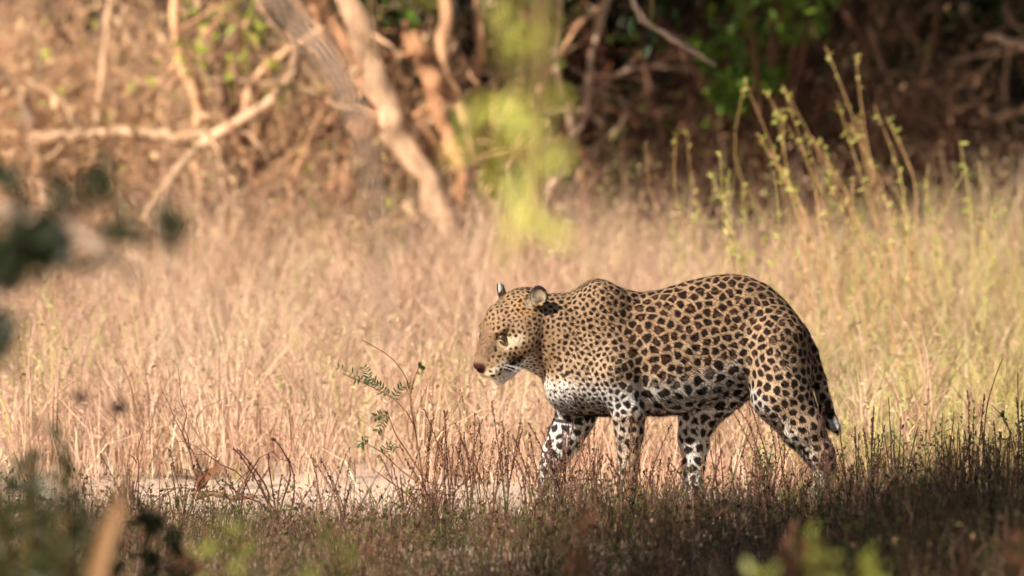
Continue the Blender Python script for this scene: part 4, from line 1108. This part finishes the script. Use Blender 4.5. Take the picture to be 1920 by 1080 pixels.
# dry curled leaf standing by the bare patch
m = MB(); c = px(392, 890, -.4)
m.leaves(np.array([[px(368, 922, -.4).x, -.4, px(368, 922, -.4).z]]), np.array([[.55, 0, .75]]), np.array([[-.5, -.8, .4]]), .125, .05, np.array([s2l(110, 74, 54)]), .3, .5)
m.leaves(np.array([[px(368, 922, -.4).x, -.402, px(368, 922, -.4).z]]), np.array([[.5, .1, .7]]), np.array([[.5, -.8, .4]]), .09, .035, np.array([s2l(124, 86, 62)]), .3, .5)
m.tube([px(352, 962, -.4), px(360, 940, -.4), px(369, 920, -.4)], .0022, DKB, 5)
tagged(m.build('curled_leaf', cover_m), 'brown curled dry leaf standing on its stalk by the bare patch', 'leaf')
stick('short grey stick lying on the bare patch', [(368, 930), (400, 926), (440, 934), (478, 930)], .06, 12, 8, s2l(120, 92, 76), 'stick', 'fallen_stick')

# tall green-tipped weeds behind the leopard, right side
G4 = 'tall green tipped weeds'
TWL = 'tall dry weed with pale green leafy tips behind the leopard'
tips = [(1548, 88, 1690, 520, 7.5), (1395, 150, 1500, 480, 7.2), (1470, 168, 1520, 500, 7.0), (1288, 245, 1340, 470, 7.6), (1512, 255, 1600, 520, 6.6), (1640, 200, 1700, 520, 7.4), (1800, 265, 1760, 520, 7.0),
        (1740, 310, 1790, 540, 6.4), (1570, 190, 1680, 540, 6.9), (1420, 250, 1490, 520, 6.5), (1860, 390, 1880, 560, 6.0), (1600, 330, 1640, 560, 5.6), (1330, 320, 1400, 540, 6.6), (1700, 420, 1730, 600, 5.2), (1680, 350, 1760, 560, 6.0)]
for k in range(6):
    tx = rng.uniform(1330, 1900); tips.append((tx, rng.uniform(270, 470), tx + rng.normal(30, 60), 560, rng.uniform(4.5, 8)))
for tx, ty, bx, by, Y in tips:
    bx = bx + rng.normal(40, 45); b = px(bx, by, Y); gb = px(bx, 540, Y); gx = b.x; st = []
    # base pixel on the ground at this depth
    by_ = 540 + FPX * math.tan(math.atan(CAM_H / (Y - CAM_Y)) - PITCH)
    for k in range(3):
        ex, ey = tx + rng.normal(0, 60) * (k > 0), ty + abs(rng.normal(0, 45)) * (k > 0)
        st.append([(bx, by_), (bx + (ex - bx) * .3 + rng.normal(0, 14), by_ + (ey - by_) * .35), (bx + (ex - bx) * .7 + rng.normal(0, 18), by_ + (ey - by_) * .72), (ex, ey)])
    weed('tall_weed', TWL, (bx, by_), Y, st, [s2l(190, 152, 108), s2l(160, 130, 88), s2l(176, 160, 100)][int(rng.integers(0, 3))], group=G4, w=3.2, leaf=[s2l(166, 166, 84), s2l(150, 160, 70), s2l(180, 166, 96)], leafn=int(rng.integers(4, 15)), leafsz=rng.uniform(.022, .04), lrange=(rng.uniform(.5, .8), 1.0))

# ================================================================ out-of-focus plants close to the camera
def near_weed(name, label, x, top, Y, n, cols, leafsz, group=None, w=8, lean=0, spread=14, leafn=26):
    by_ = 540 + FPX * math.tan(math.atan(CAM_H / (Y - CAM_Y)) - PITCH)
    st = []
    for k in range(n):
        ex = x + rng.normal(0, spread) + lean; ey = top + abs(rng.normal(0, 40)) * (k > 0)
        st.append([(x, by_), (x + (ex - x) * .3, by_ + (ey - by_) * .4), (ex - lean * .3, by_ + (ey - by_) * .75), (ex, ey)])
    weed(name, label, (x, by_), Y, st, s2l(80, 72, 44), group=group, w=w, leaf=cols, leafn=leafn, leafsz=leafsz, lrange=(.35, 1.0))
NG = [s2l(42, 52, 22), s2l(34, 42, 20), s2l(54, 58, 26)]
for x, top, Y in ((45, 785, -10.5), (70, 850, -10.0), (15, 880, -9.5), (120, 800, -10.6), (140, 890, -10.4), (165, 950, -9.6), (95, 940, -10.0), (0, 960, -9.6), (270, 960, -7.0), (330, 985, -7.4), (215, 1000, -8.0)):
    near_weed('leafy_weed', 'blurred dark green upright weed around the broad tan blade', x, top, Y, 4, NG, .05, 'blurred green weeds', spread=9, leafn=16)
def broad_blade(label, pts, Y, w0, w1, col, group=None):
    P = smooth_path([px(x, y, Y) for x, y in pts], 12)
    by = px(pts[0][0], pts[0][1], Y); P = np.concatenate([[[by.x - .02, Y, -.01]], P]); n = len(P)
    s = pxr(Y) / 2; W = np.concatenate([[w0], np.linspace(w0, w1, n - 1)]) * s
    V = np.stack([P - np.stack([W, np.zeros(n), np.zeros(n)], 1), P + np.array([0, .012, 0]), P + np.stack([W, np.zeros(n), np.zeros(n)], 1)], 1).reshape(-1, 3)
    Q = []
    for i in range(n - 1): Q += [[3 * i, 3 * i + 1, 3 * i + 4, 3 * i + 3], [3 * i + 1, 3 * i + 2, 3 * i + 5, 3 * i + 4]]
    m = MB(); m.add(V, col, Q)
    tagged(m.build('grass_blade', leaf_m), label, 'grass blade', group)
broad_blade('broad tan dry grass blade leaning among dark green weeds', [(165, 1180), (180, 1080), (205, 990), (228, 920), (240, 880)], -11.7, 44, 16, s2l(150, 116, 80))
YB = 'blurred yellow-green leafy weed in the near foreground'
for x, top in ((398, 985), (630, 1005), (600, 1035), (1530, 1000), (1555, 1040), (1410, 1060), (1620, 1055)):
    near_weed('leafy_weed', YB, x, top, -11.5 + rng.normal(0, .6), 5, [c * .42 for c in YG], .05, 'blurred yellow-green weeds', spread=26, leafn=10, w=6)  # yellow-green scaled down to imitate weaker light on these weeds
OB = 'blurred rusty dry weed in the near foreground'
for x, top in ((1092, 960), (1490, 985), (345, 1040), (700, 1030), (1880, 1010)):
    near_weed('rusty_weed', OB, x, top, -8.5, 4, [s2l(112, 70, 50), s2l(98, 62, 46)], .04, 'blurred rusty weeds', spread=14, leafn=12, w=8)
# dark seed pods on thin stalks
for x, y, r in ((222, 765, 15), (152, 745, 13)):
    Y = -9.5; by_ = 540 + FPX * math.tan(math.atan(CAM_H / (Y - CAM_Y)) - PITCH)
    b = px(x, by_, Y); t = tagged(empty('pod_stalk', (b.x, Y, 0)), 'dark round seed pod on a thin stalk above the green weeds' if r == 15 else 'smaller dark seed pod on a thin stalk above the green weeds', 'seed pod')
    top = np.array(px(x, y, Y)) - np.array([b.x, Y, 0])
    m = MB(); m.tube(smooth_path([(0, 0, -.01), (.03, 0, top[2] * .5), top], 8), np.linspace(.003, .0012, 8), DKB, 5); m.build('stem', twig_m, t)
    V, Q = ball(np.zeros(3), 1.0, 8); V = V * np.array([1.15, 1, .85]) * r * pxr(Y) * (1 + .1 * np.sin(V[:, :1] * 7))
    link('seed_pod', make_mesh('seed_pod', V + top, [Q], np.tile(s2l(30, 20, 20), (len(V), 1)), twig_m, True), t)
